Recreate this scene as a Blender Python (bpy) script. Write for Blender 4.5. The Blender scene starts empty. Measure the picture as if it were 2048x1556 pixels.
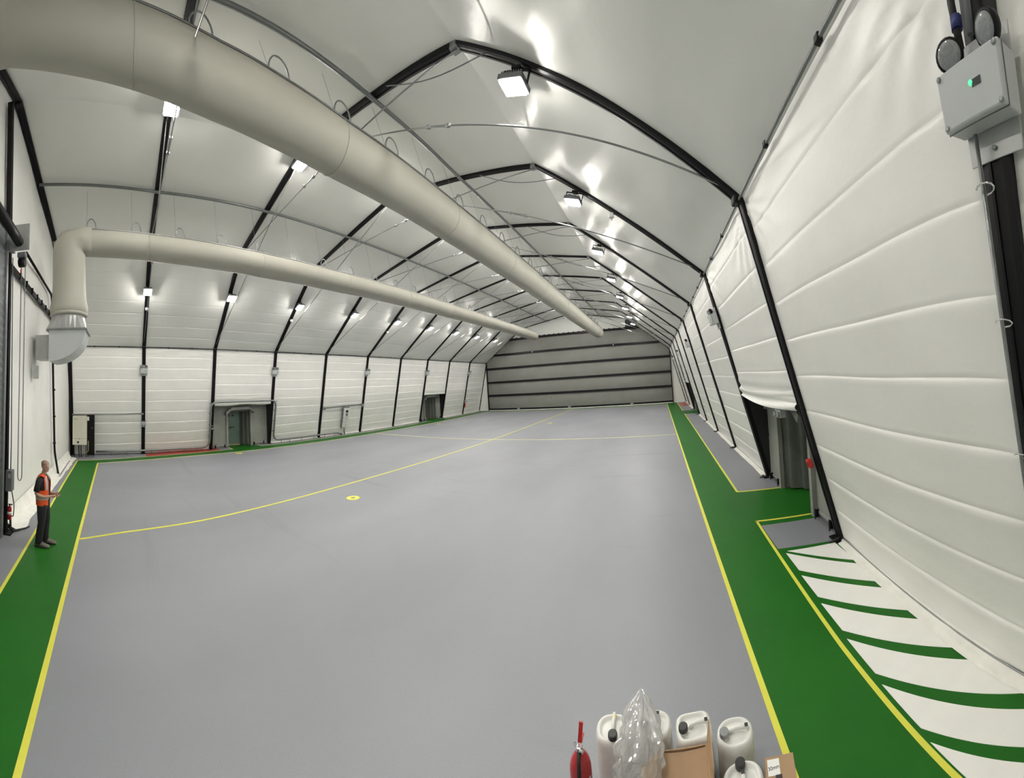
import bpy, bmesh, math, random
from math import pi, sin, cos, sqrt, radians as RAD
from mathutils import Vector, Matrix, Euler, noise
random.seed(7)
SCN = bpy.context.scene
COL = SCN.collection

# ---------------------------------------------------------------- camera (swept panorama: a cylinder)
FU, FV, V0 = 682.97, 658.57, 750.26            # pixels of the 2048x1556 frame
CAM = Vector((8.7617, 2.6757, 3.2974))
cam = bpy.data.cameras.new('camera')
cam.type = 'PANO'
cam.panorama_type = 'CENTRAL_CYLINDRICAL'
cam.central_cylindrical_range_u_min = -1024 / FU
cam.central_cylindrical_range_u_max = 1024 / FU
cam.central_cylindrical_range_v_min = (V0 - 1556) / FV
cam.central_cylindrical_range_v_max = V0 / FV
cam.central_cylindrical_radius = 1.0
cam.clip_start = 0.05
co = bpy.data.objects.new('camera', cam)
COL.objects.link(co)
_r = Vector((0.90878867, 0.41254668, -0.0625171))
_u = Vector((0.06748112, 0.00254109, 0.99771732))
_f = Vector((-0.41176383, 0.91093292, 0.0255298))
_m = Matrix((_r, _u, -_f)).transposed().to_4x4()
_m.translation = CAM
co.matrix_world = _m
SCN.camera = co

# ---------------------------------------------------------------- world, exposure
W = bpy.data.worlds.new('world')
SCN.world = W
W.use_nodes = True
W.node_tree.nodes['Background'].inputs[0].default_value = (0.02, 0.022, 0.025, 1)
W.node_tree.nodes['Background'].inputs[1].default_value = 0.3
SCN.view_settings.view_transform = 'Standard'
SCN.view_settings.look = 'None'
SCN.view_settings.gamma = 1.0
SCN.view_settings.exposure = 0.0
try:
    SCN.view_settings.use_curve_mapping = False
    SCN.cycles.use_denoising = True
    SCN.cycles.max_bounces = 7
    SCN.cycles.diffuse_bounces = 5
    SCN.cycles.transparent_max_bounces = 16
    SCN.cycles.sample_clamp_indirect = 10
    SCN.cycles.use_adaptive_sampling = True
    SCN.cycles.adaptive_threshold = 0.12
    SCN.cycles.adaptive_min_samples = 20
    SCN.cycles.glossy_bounces = 3
    SCN.cycles.caustics_reflective = False
    SCN.cycles.caustics_refractive = False
except Exception:
    pass
LAMP_E = 348.0           # radiance of a floodlight's lens

# ---------------------------------------------------------------- materials
MATS = {}
def mat(name, col, rough=0.5, metal=0.0, var=0.0, vscale=3.0, bump=0.0, bscale=20.0, spec=0.5, emit=None,
        emit_s=0.0, coat=0.0, stretch=None, dark=0.6, fine=0.0):
    m = bpy.data.materials.new(name)
    m.use_nodes = True
    nt = m.node_tree
    b = nt.nodes['Principled BSDF']
    b.inputs['Base Color'].default_value = (*col, 1)
    b.inputs['Roughness'].default_value = rough
    b.inputs['Metallic'].default_value = metal
    b.inputs['Specular IOR Level'].default_value = spec
    b.inputs['Coat Weight'].default_value = coat
    b.inputs['Coat Roughness'].default_value = 0.12
    if emit:
        b.inputs['Emission Color'].default_value = (*emit, 1)
        b.inputs['Emission Strength'].default_value = emit_s
    tc = nt.nodes.new('ShaderNodeTexCoord')
    vec = tc.outputs['Object']
    if stretch:
        mp = nt.nodes.new('ShaderNodeMapping')
        mp.inputs['Scale'].default_value = stretch
        nt.links.new(vec, mp.inputs['Vector'])
        vec = mp.outputs['Vector']
    if var > 0:
        n = nt.nodes.new('ShaderNodeTexNoise')
        n.inputs['Scale'].default_value = vscale
        n.inputs['Detail'].default_value = 5
        nt.links.new(vec, n.inputs['Vector'])
        rp = nt.nodes.new('ShaderNodeMapRange')
        rp.inputs['From Min'].default_value = 0.3
        rp.inputs['From Max'].default_value = 0.7
        nt.links.new(n.outputs['Fac'], rp.inputs['Value'])
        mx = nt.nodes.new('ShaderNodeMix')
        mx.data_type = 'RGBA'
        mx.inputs[6].default_value = (*[c * (1 - var * dark) for c in col], 1)
        mx.inputs[7].default_value = (*[min(1, c * (1 + var * (1 - dark))) for c in col], 1)
        nt.links.new(rp.outputs[0], mx.inputs[0])
        nt.links.new(mx.outputs[2], b.inputs['Base Color'])
    if bump > 0:
        n2 = nt.nodes.new('ShaderNodeTexNoise')
        n2.inputs['Scale'].default_value = bscale
        n2.inputs['Detail'].default_value = 4
        nt.links.new(vec, n2.inputs['Vector'])
        bp = nt.nodes.new('ShaderNodeBump')
        bp.inputs['Strength'].default_value = bump
        bp.inputs['Distance'].default_value = 0.02
        nt.links.new(n2.outputs['Fac'], bp.inputs['Height'])
        nt.links.new(bp.outputs[0], b.inputs['Normal'])
    MATS[name] = m
    return m

mat('membrane', (0.77, 0.775, 0.745), 0.24, var=0.04, vscale=0.7, bump=0.12, bscale=7, spec=0.16)
mat('wall_membrane', (0.86, 0.855, 0.825), 0.36, var=0.05, vscale=1.2, bump=0.12, bscale=9, spec=0.35)
mat('skirt_fabric', (0.86, 0.85, 0.80), 0.5, var=0.12, vscale=4, bump=0.3, bscale=9)
mat('door_fabric', (0.21, 0.21, 0.193), 0.6, var=0.12, vscale=0.8, bump=0.15, bscale=6)
mat('porch_fabric', (0.29, 0.295, 0.27), 0.6, var=0.12, vscale=3, bump=0.2, bscale=8)
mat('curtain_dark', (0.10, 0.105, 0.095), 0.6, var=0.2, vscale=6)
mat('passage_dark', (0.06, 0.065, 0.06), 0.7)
mat('black_steel', (0.006, 0.006, 0.007), 0.42, spec=0.22)
mat('black_rubber', (0.012, 0.012, 0.012), 0.6)
mat('galv', (0.30, 0.315, 0.315), 0.42, metal=0.75, var=0.25, vscale=9)
mat('galv_pale', (0.46, 0.47, 0.47), 0.4, metal=0.5, var=0.12, vscale=5)
mat('rod_steel', (0.33, 0.34, 0.34), 0.3, metal=0.9)
mat('purlin_grey', (0.20, 0.21, 0.21), 0.4, metal=0.5, var=0.15, vscale=10)
mat('chrome', (0.75, 0.75, 0.76), 0.12, metal=1.0)
mat('duct_fabric', (0.43, 0.42, 0.365), 0.62, var=0.05, vscale=1.5, bump=0.2, bscale=5)
mat('box_grey', (0.50, 0.52, 0.53), 0.42, var=0.04, vscale=5)
mat('box_dark_grey', (0.16, 0.17, 0.18), 0.5)
mat('cream', (0.68, 0.66, 0.56), 0.4, var=0.05, vscale=4)
mat('white_panel', (0.78, 0.78, 0.76), 0.4)
mat('lens_glass', (0.30, 0.31, 0.32), 0.12, spec=0.7, var=0.3, vscale=60)
mat('lamp_face', (1, 1, 1), 0.3, emit=(1.0, 0.965, 0.895), emit_s=LAMP_E)
mat('led_green', (0.02, 0.6, 0.1), 0.3, emit=(0.05, 1.0, 0.2), emit_s=3.0)
mat('screen_dark', (0.02, 0.03, 0.03), 0.2)
mat('yellow_paint', (0.74, 0.72, 0.085), 0.5, var=0.06, vscale=8)
mat('yellow_wear', (0.74, 0.74, 0.32), 0.45, var=0.1, vscale=5)
mat('green_paint', (0.011, 0.128, 0.008), 0.48, var=0.12, vscale=1.3, spec=0.3)
mat('red_paint', (0.40, 0.035, 0.025), 0.4, var=0.1, vscale=3)
mat('white_paint', (0.90, 0.89, 0.86), 0.4, var=0.05, vscale=3)
mat('red_metal', (0.42, 0.012, 0.018), 0.22, coat=0.5, var=0.1, vscale=9)
mat('red_plastic', (0.55, 0.02, 0.02), 0.35)
mat('green_door', (0.13, 0.19, 0.155), 0.45, var=0.08, vscale=3)
mat('timber', (0.45, 0.33, 0.18), 0.6, var=0.2, vscale=12)
mat('can_plastic', (0.80, 0.80, 0.77), 0.35, var=0.07, vscale=14, bump=0.1, bscale=30)
mat('cap_black', (0.03, 0.03, 0.03), 0.45)
mat('sticker_yellow', (0.85, 0.65, 0.05), 0.5)
mat('cardboard', (0.40, 0.26, 0.15), 0.75, var=0.12, vscale=6, bump=0.1, bscale=40)
mat('paper', (0.82, 0.82, 0.80), 0.6)
mat('ink', (0.03, 0.03, 0.035), 0.6)
mat('skin', (0.50, 0.30, 0.215), 0.5, var=0.1, vscale=14)
mat('stubble', (0.32, 0.22, 0.17), 0.6)
mat('tshirt_black', (0.012, 0.012, 0.014), 0.8)
mat('trouser_black', (0.014, 0.014, 0.016), 0.8, var=0.3, vscale=10)
mat('hi_vis', (0.80, 0.10, 0.02), 0.6, emit=(0.9, 0.14, 0.02), emit_s=0.0)
mat('reflective', (0.48, 0.48, 0.46), 0.3, metal=0.2)
mat('boot_leather', (0.16, 0.14, 0.12), 0.7, var=0.25, vscale=18)
mat('blue_cable', (0.02, 0.03, 0.16), 0.5)
mat('yellow_green', (0.35, 0.45, 0.05), 0.5)

def floor_material():
    m = mat('floor_epoxy', (0.255, 0.265, 0.292), 0.45, spec=0.6)
    nt = m.node_tree
    b = nt.nodes['Principled BSDF']
    tc = nt.nodes.new('ShaderNodeTexCoord')
    def noise_node(scale, det, st=(1, 1, 1), rot=0):
        mp = nt.nodes.new('ShaderNodeMapping')
        mp.inputs['Scale'].default_value = st
        mp.inputs['Rotation'].default_value = (0, 0, rot)
        nt.links.new(tc.outputs['Object'], mp.inputs['Vector'])
        n = nt.nodes.new('ShaderNodeTexNoise')
        n.inputs['Scale'].default_value = scale
        n.inputs['Detail'].default_value = det
        nt.links.new(mp.outputs[0], n.inputs['Vector'])
        return n
    a = noise_node(0.35, 6, (1, 0.45, 1), 0.4)     # large worn clouds
    s = noise_node(1.2, 4, (0.16, 1.4, 1), 0.95)   # tyre scuffs
    f = noise_node(60, 3)                          # roller texture
    def ramp(src, lo, hi, o0, o1):
        r = nt.nodes.new('ShaderNodeMapRange')
        r.inputs[1].default_value = lo; r.inputs[2].default_value = hi
        r.inputs[3].default_value = o0; r.inputs[4].default_value = o1
        nt.links.new(src, r.inputs[0])
        return r.outputs[0]
    v1 = ramp(a.outputs[0], 0.3, 0.7, 0.90, 1.08)
    v2 = ramp(s.outputs[0], 0.62, 0.75, 1.0, 0.88)
    v3 = ramp(f.outputs[0], 0.3, 0.7, 0.96, 1.04)
    mu = nt.nodes.new('ShaderNodeMath'); mu.operation = 'MULTIPLY'
    nt.links.new(v1, mu.inputs[0]); nt.links.new(v2, mu.inputs[1])
    mu2 = nt.nodes.new('ShaderNodeMath'); mu2.operation = 'MULTIPLY'
    nt.links.new(mu.outputs[0], mu2.inputs[0]); nt.links.new(v3, mu2.inputs[1])
    sc = nt.nodes.new('ShaderNodeVectorMath'); sc.operation = 'SCALE'
    sc.inputs[0].default_value = (0.255, 0.265, 0.292)
    nt.links.new(mu2.outputs[0], sc.inputs['Scale'])
    nt.links.new(sc.outputs[0], b.inputs['Base Color'])
    rr = ramp(a.outputs[0], 0.3, 0.7, 0.50, 0.43)
    nt.links.new(rr, b.inputs['Roughness'])
floor_material()

def clear_plastic():
    m = bpy.data.materials.new('clear_plastic')
    m.use_nodes = True
    nt = m.node_tree
    nt.nodes.clear()
    out = nt.nodes.new('ShaderNodeOutputMaterial')
    tr = nt.nodes.new('ShaderNodeBsdfTransparent')
    tr.inputs[0].default_value = (0.97, 0.97, 0.97, 1)
    gl = nt.nodes.new('ShaderNodeBsdfGlossy')
    gl.inputs['Roughness'].default_value = 0.12
    df = nt.nodes.new('ShaderNodeBsdfTranslucent')
    df.inputs[0].default_value = (0.9, 0.9, 0.9, 1)
    d2 = nt.nodes.new('ShaderNodeBsdfDiffuse')
    d2.inputs[0].default_value = (0.85, 0.85, 0.85, 1)
    fr = nt.nodes.new('ShaderNodeLayerWeight')
    fr.inputs[0].default_value = 0.35
    a0 = nt.nodes.new('ShaderNodeMixShader'); a0.inputs[0].default_value = 0.5
    nt.links.new(df.outputs[0], a0.inputs[1]); nt.links.new(d2.outputs[0], a0.inputs[2])
    a = nt.nodes.new('ShaderNodeMixShader'); a.inputs[0].default_value = 0.42
    nt.links.new(tr.outputs[0], a.inputs[1]); nt.links.new(a0.outputs[0], a.inputs[2])
    b = nt.nodes.new('ShaderNodeMixShader')
    mr = nt.nodes.new('ShaderNodeMapRange'); mr.inputs[3].default_value = 0.06; mr.inputs[4].default_value = 0.6
    nt.links.new(fr.outputs['Facing'], mr.inputs[0])
    nt.links.new(mr.outputs[0], b.inputs[0])
    nt.links.new(a.outputs[0], b.inputs[1]); nt.links.new(gl.outputs[0], b.inputs[2])
    nt.links.new(b.outputs[0], out.inputs[0])
    MATS['clear_plastic'] = m
clear_plastic()

# ---------------------------------------------------------------- mesh helpers
def V(*a): return Vector(a)
def lerp(a, b, t): return a + (b - a) * t

class MB:
    """Collects shapes in world space; build() links them as one mesh under a parent."""
    def __init__(s): s.v = []; s.f = []; s.sm = []
    def add(s, vs, fs, smooth=False):
        o = len(s.v)
        s.v += [Vector(v) for v in vs]
        s.f += [tuple(i + o for i in f) for f in fs]
        s.sm += [smooth] * len(fs)
        return s
    def box(s, c, size, m=None, bev=0.0):
        x, y, z = [d / 2 for d in size]
        if bev <= 0:
            vs = [Vector((sx * x, sy * y, sz * z)) for sz in (-1, 1) for sx, sy in ((-1, -1), (1, -1), (1, 1), (-1, 1))]
            fs = [(3, 2, 1, 0), (4, 5, 6, 7), (0, 1, 5, 4), (1, 2, 6, 5), (2, 3, 7, 6), (3, 0, 4, 7)]
        else:
            bm = bmesh.new()
            bmesh.ops.create_cube(bm, size=1)
            for v in bm.verts: v.co = Vector((v.co.x * 2 * x, v.co.y * 2 * y, v.co.z * 2 * z))
            bmesh.ops.bevel(bm, geom=bm.edges[:], offset=bev, segments=2, affect='EDGES', profile=0.5)
            bm.verts.index_update()
            vs = [v.co.copy() for v in bm.verts]
            fs = [tuple(v.index for v in f.verts) for f in bm.faces]
            bm.free()
        if m is not None: vs = [m @ v for v in vs]
        c = Vector(c)
        return s.add([v + c for v in vs], fs)
    def bar(s, p0, p1, w, d, side=(0, 1, 0)):
        """a rectangular bar: w along `side`, d across"""
        p0, p1 = Vector(p0), Vector(p1)
        ax = (p1 - p0).normalized()
        sd = Vector(side); sd = (sd - ax * sd.dot(ax)).normalized()
        n = ax.cross(sd)
        vs = []
        for p in (p0, p1):
            for a, b in ((-1, -1), (1, -1), (1, 1), (-1, 1)):
                vs.append(p + sd * a * w / 2 + n * b * d / 2)
        return s.add(vs, [(3, 2, 1, 0), (4, 5, 6, 7), (0, 1, 5, 4), (1, 2, 6, 5), (2, 3, 7, 6), (3, 0, 4, 7)])
    def extrude(s, p0, p1, prof, side=(0, 1, 0)):
        """prof: list of (a, b): a along side, b along the normal"""
        p0, p1 = Vector(p0), Vector(p1)
        ax = (p1 - p0).normalized()
        sd = Vector(side); sd = (sd - ax * sd.dot(ax)).normalized()
        n = ax.cross(sd)
        k = len(prof)
        vs = [p + sd * a + n * b for p in (p0, p1) for a, b in prof]
        fs = [(i, (i + 1) % k, k + (i + 1) % k, k + i) for i in range(k)]
        fs += [tuple(reversed(range(k))), tuple(range(k, 2 * k))]
        return s.add(vs, fs)
    def tube(s, pts, r, seg=8, closed=False, cap=True, smooth=True, flat=1.0):
        pts = [Vector(p) for p in pts]
        n = len(pts)
        rr = r if isinstance(r, (list, tuple)) else [r] * n
        tans = []
        for i in range(n):
            a = pts[i - 1] if (i > 0 or closed) else pts[i]
            b = pts[(i + 1) % n] if (i < n - 1 or closed) else pts[i]
            t = (b - a)
            tans.append(t.normalized() if t.length > 1e-9 else Vector((0, 0, 1)))
        up = Vector((0, 0, 1))
        if abs(tans[0].dot(up)) > 0.95: up = Vector((1, 0, 0))
        u = (up - tans[0] * up.dot(tans[0])).normalized()
        vs, fs = [], []
        for i in range(n):
            u = (u - tans[i] * u.dot(tans[i]))
            u = u.normalized() if u.length > 1e-6 else tans[i].orthogonal().normalized()
            w = tans[i].cross(u)
            for k in range(seg):
                a = 2 * pi * k / seg
                vs.append(pts[i] + (u * cos(a) * flat + w * sin(a)) * rr[i])
        m = n if closed else n - 1
        for i in range(m):
            for k in range(seg):
                a = i * seg + k; b = i * seg + (k + 1) % seg
                c = ((i + 1) % n) * seg
                fs.append((a, b, c + (k + 1) % seg, c + k))
        s.add(vs, fs, smooth)
        if cap and not closed:
            o = len(s.v) - len(vs)
            s.f.append(tuple(o + k for k in reversed(range(seg)))); s.sm.append(False)
            s.f.append(tuple(o + (n - 1) * seg + k for k in range(seg))); s.sm.append(False)
        return s
    def lathe(s, prof, c, seg=20, axis=None, smooth=True, sx=1.0, sy=1.0):
        """prof: (r, z) pairs bottom to top about the z axis through c (or a 3x3 matrix `axis`)"""
        vs, fs = [], []
        for r, z in prof:
            for k in range(seg):
                a = 2 * pi * k / seg
                vs.append(Vector((r * cos(a) * sx, r * sin(a) * sy, z)))
        n = len(prof)
        for i in range(n - 1):
            for k in range(seg):
                fs.append((i * seg + k, i * seg + (k + 1) % seg, (i + 1) * seg + (k + 1) % seg, (i + 1) * seg + k))
        fs.append(tuple(reversed(range(seg)))); fs.append(tuple((n - 1) * seg + k for k in range(seg)))
        if axis is not None: vs = [axis @ v for v in vs]
        c = Vector(c)
        return s.add([v + c for v in vs], fs, smooth)
    def loft(s, rings, smooth=True, cap=True):
        k = len(rings[0]); vs = [Vector(p) for r in rings for p in r]; fs = []
        for i in range(len(rings) - 1):
            for j in range(k):
                fs.append((i * k + j, i * k + (j + 1) % k, (i + 1) * k + (j + 1) % k, (i + 1) * k + j))
        if cap:
            fs.append(tuple(reversed(range(k)))); fs.append(tuple((len(rings) - 1) * k + j for j in range(k)))
        return s.add(vs, fs, smooth)
    def grid(s, fn, nu, nv, smooth=True, flip=False):
        vs = [fn(i / nu, j / nv) for j in range(nv + 1) for i in range(nu + 1)]
        fs = []
        for j in range(nv):
            for i in range(nu):
                a = j * (nu + 1) + i
                q = (a, a + 1, a + nu + 2, a + nu + 1)
                fs.append(q[::-1] if flip else q)
        return s.add(vs, fs, smooth)
    def gridv(s, fn, nu, vl, smooth=True):
        vs = [fn(i / nu, v) for v in vl for i in range(nu + 1)]
        fs = [(j * (nu + 1) + i, j * (nu + 1) + i + 1, j * (nu + 1) + i + nu + 2, j * (nu + 1) + i + nu + 1) for j in range(len(vl) - 1) for i in range(nu)]
        return s.add(vs, fs, smooth)
    def poly(s, pts, z0, z1):
        """flat plan polygon (x, y) extruded from z0 to z1"""
        k = len(pts)
        vs = [Vector((p[0], p[1], z)) for z in (z0, z1) for p in pts]
        fs = [(i, (i + 1) % k, k + (i + 1) % k, k + i) for i in range(k)] + [tuple(reversed(range(k))), tuple(range(k, 2 * k))]
        return s.add(vs, fs)
    def build(s, name, m, parent=None, recalc=True):
        me = bpy.data.meshes.new(name)
        off = Vector((0, 0, 0))
        if parent is not None:
            off = wloc(parent)
        me.from_pydata([v - off for v in s.v], [], s.f)
        me.polygons.foreach_set('use_smooth', s.sm)
        if recalc:
            bm = bmesh.new(); bm.from_mesh(me)
            bmesh.ops.recalc_face_normals(bm, faces=bm.faces[:])
            bm.to_mesh(me); bm.free()
        me.materials.append(MATS[m])
        o = bpy.data.objects.new(name, me)
        COL.objects.link(o)
        if parent is not None: o.parent = parent
        return o

def wloc(o):
    p = Vector(o.location)
    while o.parent is not None:
        o = o.parent
        p = p + Vector(o.location)
    return p
def tag(o, label, cat, group=None):
    o['label'] = label; o['category'] = cat
    if group: o['group'] = group
    return o
def thing(name, label, cat, loc=(0, 0, 0), group=None):
    o = bpy.data.objects.new(name, None)
    o.empty_display_size = 0.1
    COL.objects.link(o)
    o.location = loc
    return tag(o, label, cat, group)
def struct(o): o['kind'] = 'structure'; return o
def sroot(name, loc=(0, 0, 0)):
    o = bpy.data.objects.new(name, None); COL.objects.link(o); o.location = loc
    return struct(o)
def copy_tree(o, parent=None):
    c = o.copy(); COL.objects.link(c); c.parent = parent
    for ch in o.children: copy_tree(ch, c)
    return c
def place(root, loc, m3=None):
    """put a thing built about the origin at loc with the 3x3 orientation m3"""
    M = (m3 if m3 is not None else Matrix.Identity(3)).to_4x4()
    M.translation = Vector(loc)
    root.matrix_world = M
    root.location = loc
    root.rotation_euler = (m3 if m3 is not None else Matrix.Identity(3)).to_euler()
    return root
ORD = ['first', 'second', 'third', 'fourth', 'fifth', 'sixth', 'seventh', 'eighth', 'ninth', 'tenth', 'eleventh']

# ---------------------------------------------------------------- the hall: section and bays
B, E, HE, K, HK, HR = 11.739, 10.289, 6.088, 5.682, 9.906, 11.0
YF = [0.0, 3.927, 8.012, 12.121, 16.208, 20.232, 24.193, 28.006, 31.758, 35.87, 39.896]
DX = [1.453, 0.867, 0.355, -0.176, -0.496, -0.663, -0.851, -0.932, -1.02, -1.076, -1.126]
def wsh(x): return 1.0 if x <= -E else max(0.0, min(1.0, (K - x) / (K + E)))
def dxy(y):
    if y <= YF[0]: return DX[0]
    for i in range(10):
        if y <= YF[i + 1]:
            return lerp(DX[i], DX[i + 1], (y - YF[i]) / (YF[i + 1] - YF[i]))
    return DX[10]
DXR = [-0.5, -0.25] + [0.0] * 9       # the right wall's foot draws in a little at the near end
SKY = [0.0, -0.13] + [0.0] * 9        # and its first leg stands slightly nearer
def S(i, x, z):                      # a point of the section at frame i
    zz = z + (0.5 * max(0, (z - HK)) / (HR - HK) if i == 0 else 0)
    xx = x + DX[i] * wsh(x)
    yy = YF[i]
    if x > K:
        if x > E - 0.5 and z < HE: xx += DXR[i] * (1 - z / HE)
        yy += SKY[i] * min(1.0, (x - K) / (E - K))
    return Vector((xx, yy, zz))
def SY(y, x, z): return Vector((x + dxy(y) * wsh(x), y, z))
LB, LE, LK, RG, RK, RE, RB = (-B, 0), (-E, HE), (-K, HK), (0, HR), (K, HK), (E, HE), (B, 0)
def wall_x(side, y, z):              # inner face of a side wall
    if side < 0: return -B + (B - E) * z / HE + dxy(y)
    t = max(0.0, min(1.0, y / YF[1])) if y < YF[1] else 1 + max(0.0, min(1.0, (y - YF[1]) / (YF[2] - YF[1])))
    d = lerp(DXR[0], DXR[1], t) if t < 1 else lerp(DXR[1], 0.0, t - 1)
    return B - (B - E) * z / HE + d * (1 - z / HE)
def outset(d):
    """the section polygon moved outwards by d, with mitred corners"""
    pts = [LB, LE, LK, RG, RK, RE, RB]
    ln = []
    for a, b in zip(pts, pts[1:]):
        t = Vector((b[0] - a[0], b[1] - a[1])).normalized()
        n = Vector((-t.y, t.x))
        ln.append((Vector(a) + n * d, t))
    out = [(ln[0][0].x, 0.0)]
    for (p, t), (q, u) in zip(ln, ln[1:]):
        den = t.x * u.y - t.y * u.x
        k = ((q - p).x * u.y - (q - p).y * u.x) / den
        out.append(tuple(p + t * k))
    out.append((-out[0][0], 0.0))
    return out
OLB, OLE, OLK, ORG, ORK, ORE, ORB = outset(0.015)
# ---------------------------------------------------------------- floor and its paint
floor = struct(MB().box((-0.6, 20.0, -0.06), (28.4, 45.0, 0.12)).build('floor', 'floor_epoxy'))
floor['label'] = 'grey epoxy hall floor with painted walkways'
def sub(pts, n=4):
    """Catmull-Rom through (x, y) points"""
    P = [Vector((p[0], p[1], 0)) for p in pts]
    out = []
    for i in range(len(P) - 1):
        p0 = P[i - 1] if i > 0 else P[i] * 2 - P[i + 1]
        p3 = P[i + 2] if i + 2 < len(P) else P[i + 1] * 2 - P[i]
        for k in range(n):
            t = k / n
            out.append(0.5 * ((2 * P[i]) + (P[i + 1] - p0) * t + (2 * p0 - 5 * P[i] + 4 * P[i + 1] - p3) * t * t + (3 * P[i] - p0 - 3 * P[i + 1] + p3) * t ** 3))
    out.append(P[-1])
    return [(p.x, p.y) for p in out]
def ribbon(a, b, z1, name, m):
    mb = MB()
    n = len(a)
    for i in range(n - 1):
        mb.poly([a[i], a[i + 1], b[i + 1], b[i]], 0.0, z1)
    return mb.build(name, m, floor)
def offs(pl, d):
    out = []
    for i in range(len(pl)):
        a = Vector(pl[max(0, i - 1)]); b = Vector(pl[min(len(pl) - 1, i + 1)])
        t = (b - a).normalized()
        out.append((pl[i][0] - t.y * d, pl[i][1] + t.x * d))
    return out
def line(pl, w, name='yellow_line', m='yellow_paint', z=0.006):
    return ribbon(offs(pl, w / 2), offs(pl, -w / 2), z, name, m)
near_in = [(-8.02, 1.55), (-3.69, 1.62), (0.8, 1.70), (3.1, 1.75), (5.8, 1.81), (9.55, 1.87)]
near_out = [(-8.56, 0.49), (-3.85, 0.56), (0.75, 0.67), (3.1, 0.73), (5.8, 0.79), (10.6, 0.87)]
left_in = [(-8.02, 1.55), (-8.84, 3.88), (-9.58, 6.9), (-9.98, 10.85), (-10.2, 14.5), (-10.36, 18.1), (-10.42, 21.5), (-10.6, 27.2), (-10.68, 30.0), (-10.85, 35), (-10.95, 38.6)]
left_out = [(-8.56, 0.49), (-9.69, 3.87), (-10.45, 6.9), (-11.05, 10.85), (-11.35, 14.5), (-11.55, 18.1), (-11.62, 21.5), (-11.75, 27.2), (-11.8, 30.0), (-11.9, 35), (-11.95, 39.5)]
ribbon(near_in, near_out, 0.004, 'green_walkway', 'green_paint')
ribbon(sub(left_in), sub(left_out), 0.004, 'green_walkway', 'green_paint')
ribbon([(-10.95, 38.6), (-0.6, 38.6), (9.58, 38.6)], [(-11.95, 39.5), (-0.6, 39.5), (10.7, 39.5)], 0.004, 'green_walkway', 'green_paint')
ribbon([(9.58, 1.87), (9.58, 20.0), (9.60, 38.6)], [(10.6, 0.87), (10.62, 20.0), (10.66, 39.5)], 0.004, 'green_walkway', 'green_paint')
# doorways of green
MB().poly([(10.56, 9.26), (12.6, 8.85), (12.6, 10.95), (10.56, 11.29)], 0, 0.0035).build('green_doorway', 'green_paint', floor)
MB().poly([(10.56, 28.95), (12.6, 28.8), (12.6, 30.95), (10.56, 31.14)], 0, 0.0035).build('green_doorway', 'green_paint', floor)
MB().poly([(-12.9, 9.26), (-10.6, 9.24), (-10.8, 11.3), (-13.1, 11.05)], 0, 0.0035).build('green_doorway', 'green_paint', floor)
MB().poly([(-14.0, 28.7), (-11.5, 28.6), (-11.6, 31.2), (-14.0, 31.3)], 0, 0.0035).build('green_doorway', 'green_paint', floor)
# red keep-clear areas
MB().poly([(-10.80, 4.05), (-9.77, 4.05), (-10.82, 8.5), (-11.62, 8.45)], 0, 0.0045).build('red_area', 'red_paint', floor)
MB().poly([(10.75, 35.4), (11.6, 35.3), (11.6, 38.75), (10.75, 38.8)], 0, 0.0045).build('red_area', 'red_paint', floor)
# yellow lines
line(near_in, 0.07); line(near_out, 0.06)
line([(p[0] + 0.02, p[1]) for p in sub(left_in)], 0.07, m='yellow_wear')
LO = sub(left_out)
for y0_, y1_ in ((0.0, 9.24), (11.33, 28.7), (31.2, 40.0)):
    seg = [p for p in LO if y0_ <= p[1] <= y1_]
    def cut(y):
        for p_, q_ in zip(LO, LO[1:]):
            if p_[1] <= y <= q_[1]: return (lerp(p_[0], q_[0], (y - p_[1]) / (q_[1] - p_[1])), y)
        return None
    c0, c1 = cut(y0_), cut(y1_)
    if c0: seg = [c0] + seg
    if c1: seg = seg + [c1]
    line(seg, 0.07, m='yellow_wear')
line([(-10.95, 38.6), (9.58, 38.6)], 0.06, m='yellow_wear')
line([(9.58, 1.87), (9.57, 12), (9.60, 38.6)], 0.058)
line([(10.56, 0.9), (10.52, 6.0), (10.58, 9.48)], 0.05); line([(10.56, 9.46), (12.3, 9.12)], 0.06)
line([(10.6, 11.28), (10.64, 20.0), (10.65, 28.95)], 0.06); line([(10.6, 11.28), (12.3, 10.96)], 0.06)
line([(10.67, 31.14), (10.72, 39.4)], 0.07)
line([(-12.2, 9.25), (-10.80, 9.24)], 0.07, m='yellow_wear'); line([(-12.4, 11.1), (-11.08, 11.33)], 0.07, m='yellow_wear')
line(sub([(0.9, 1.74), (0.41, 2.88), (0.0, 4.68), (-0.47, 7.03), (-0.82, 10.26), (-0.86, 14.33), (-0.68, 20.4), (-0.62, 27.9), (-0.5, 38.6)]), 0.075)
line(sub([(-10.35, 20.15), (-4.21, 20.1), (-0.5, 20.3), (2.76, 20.42), (5.51, 20.5), (9.57, 20.45)]), 0.08, m='yellow_wear')
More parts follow.
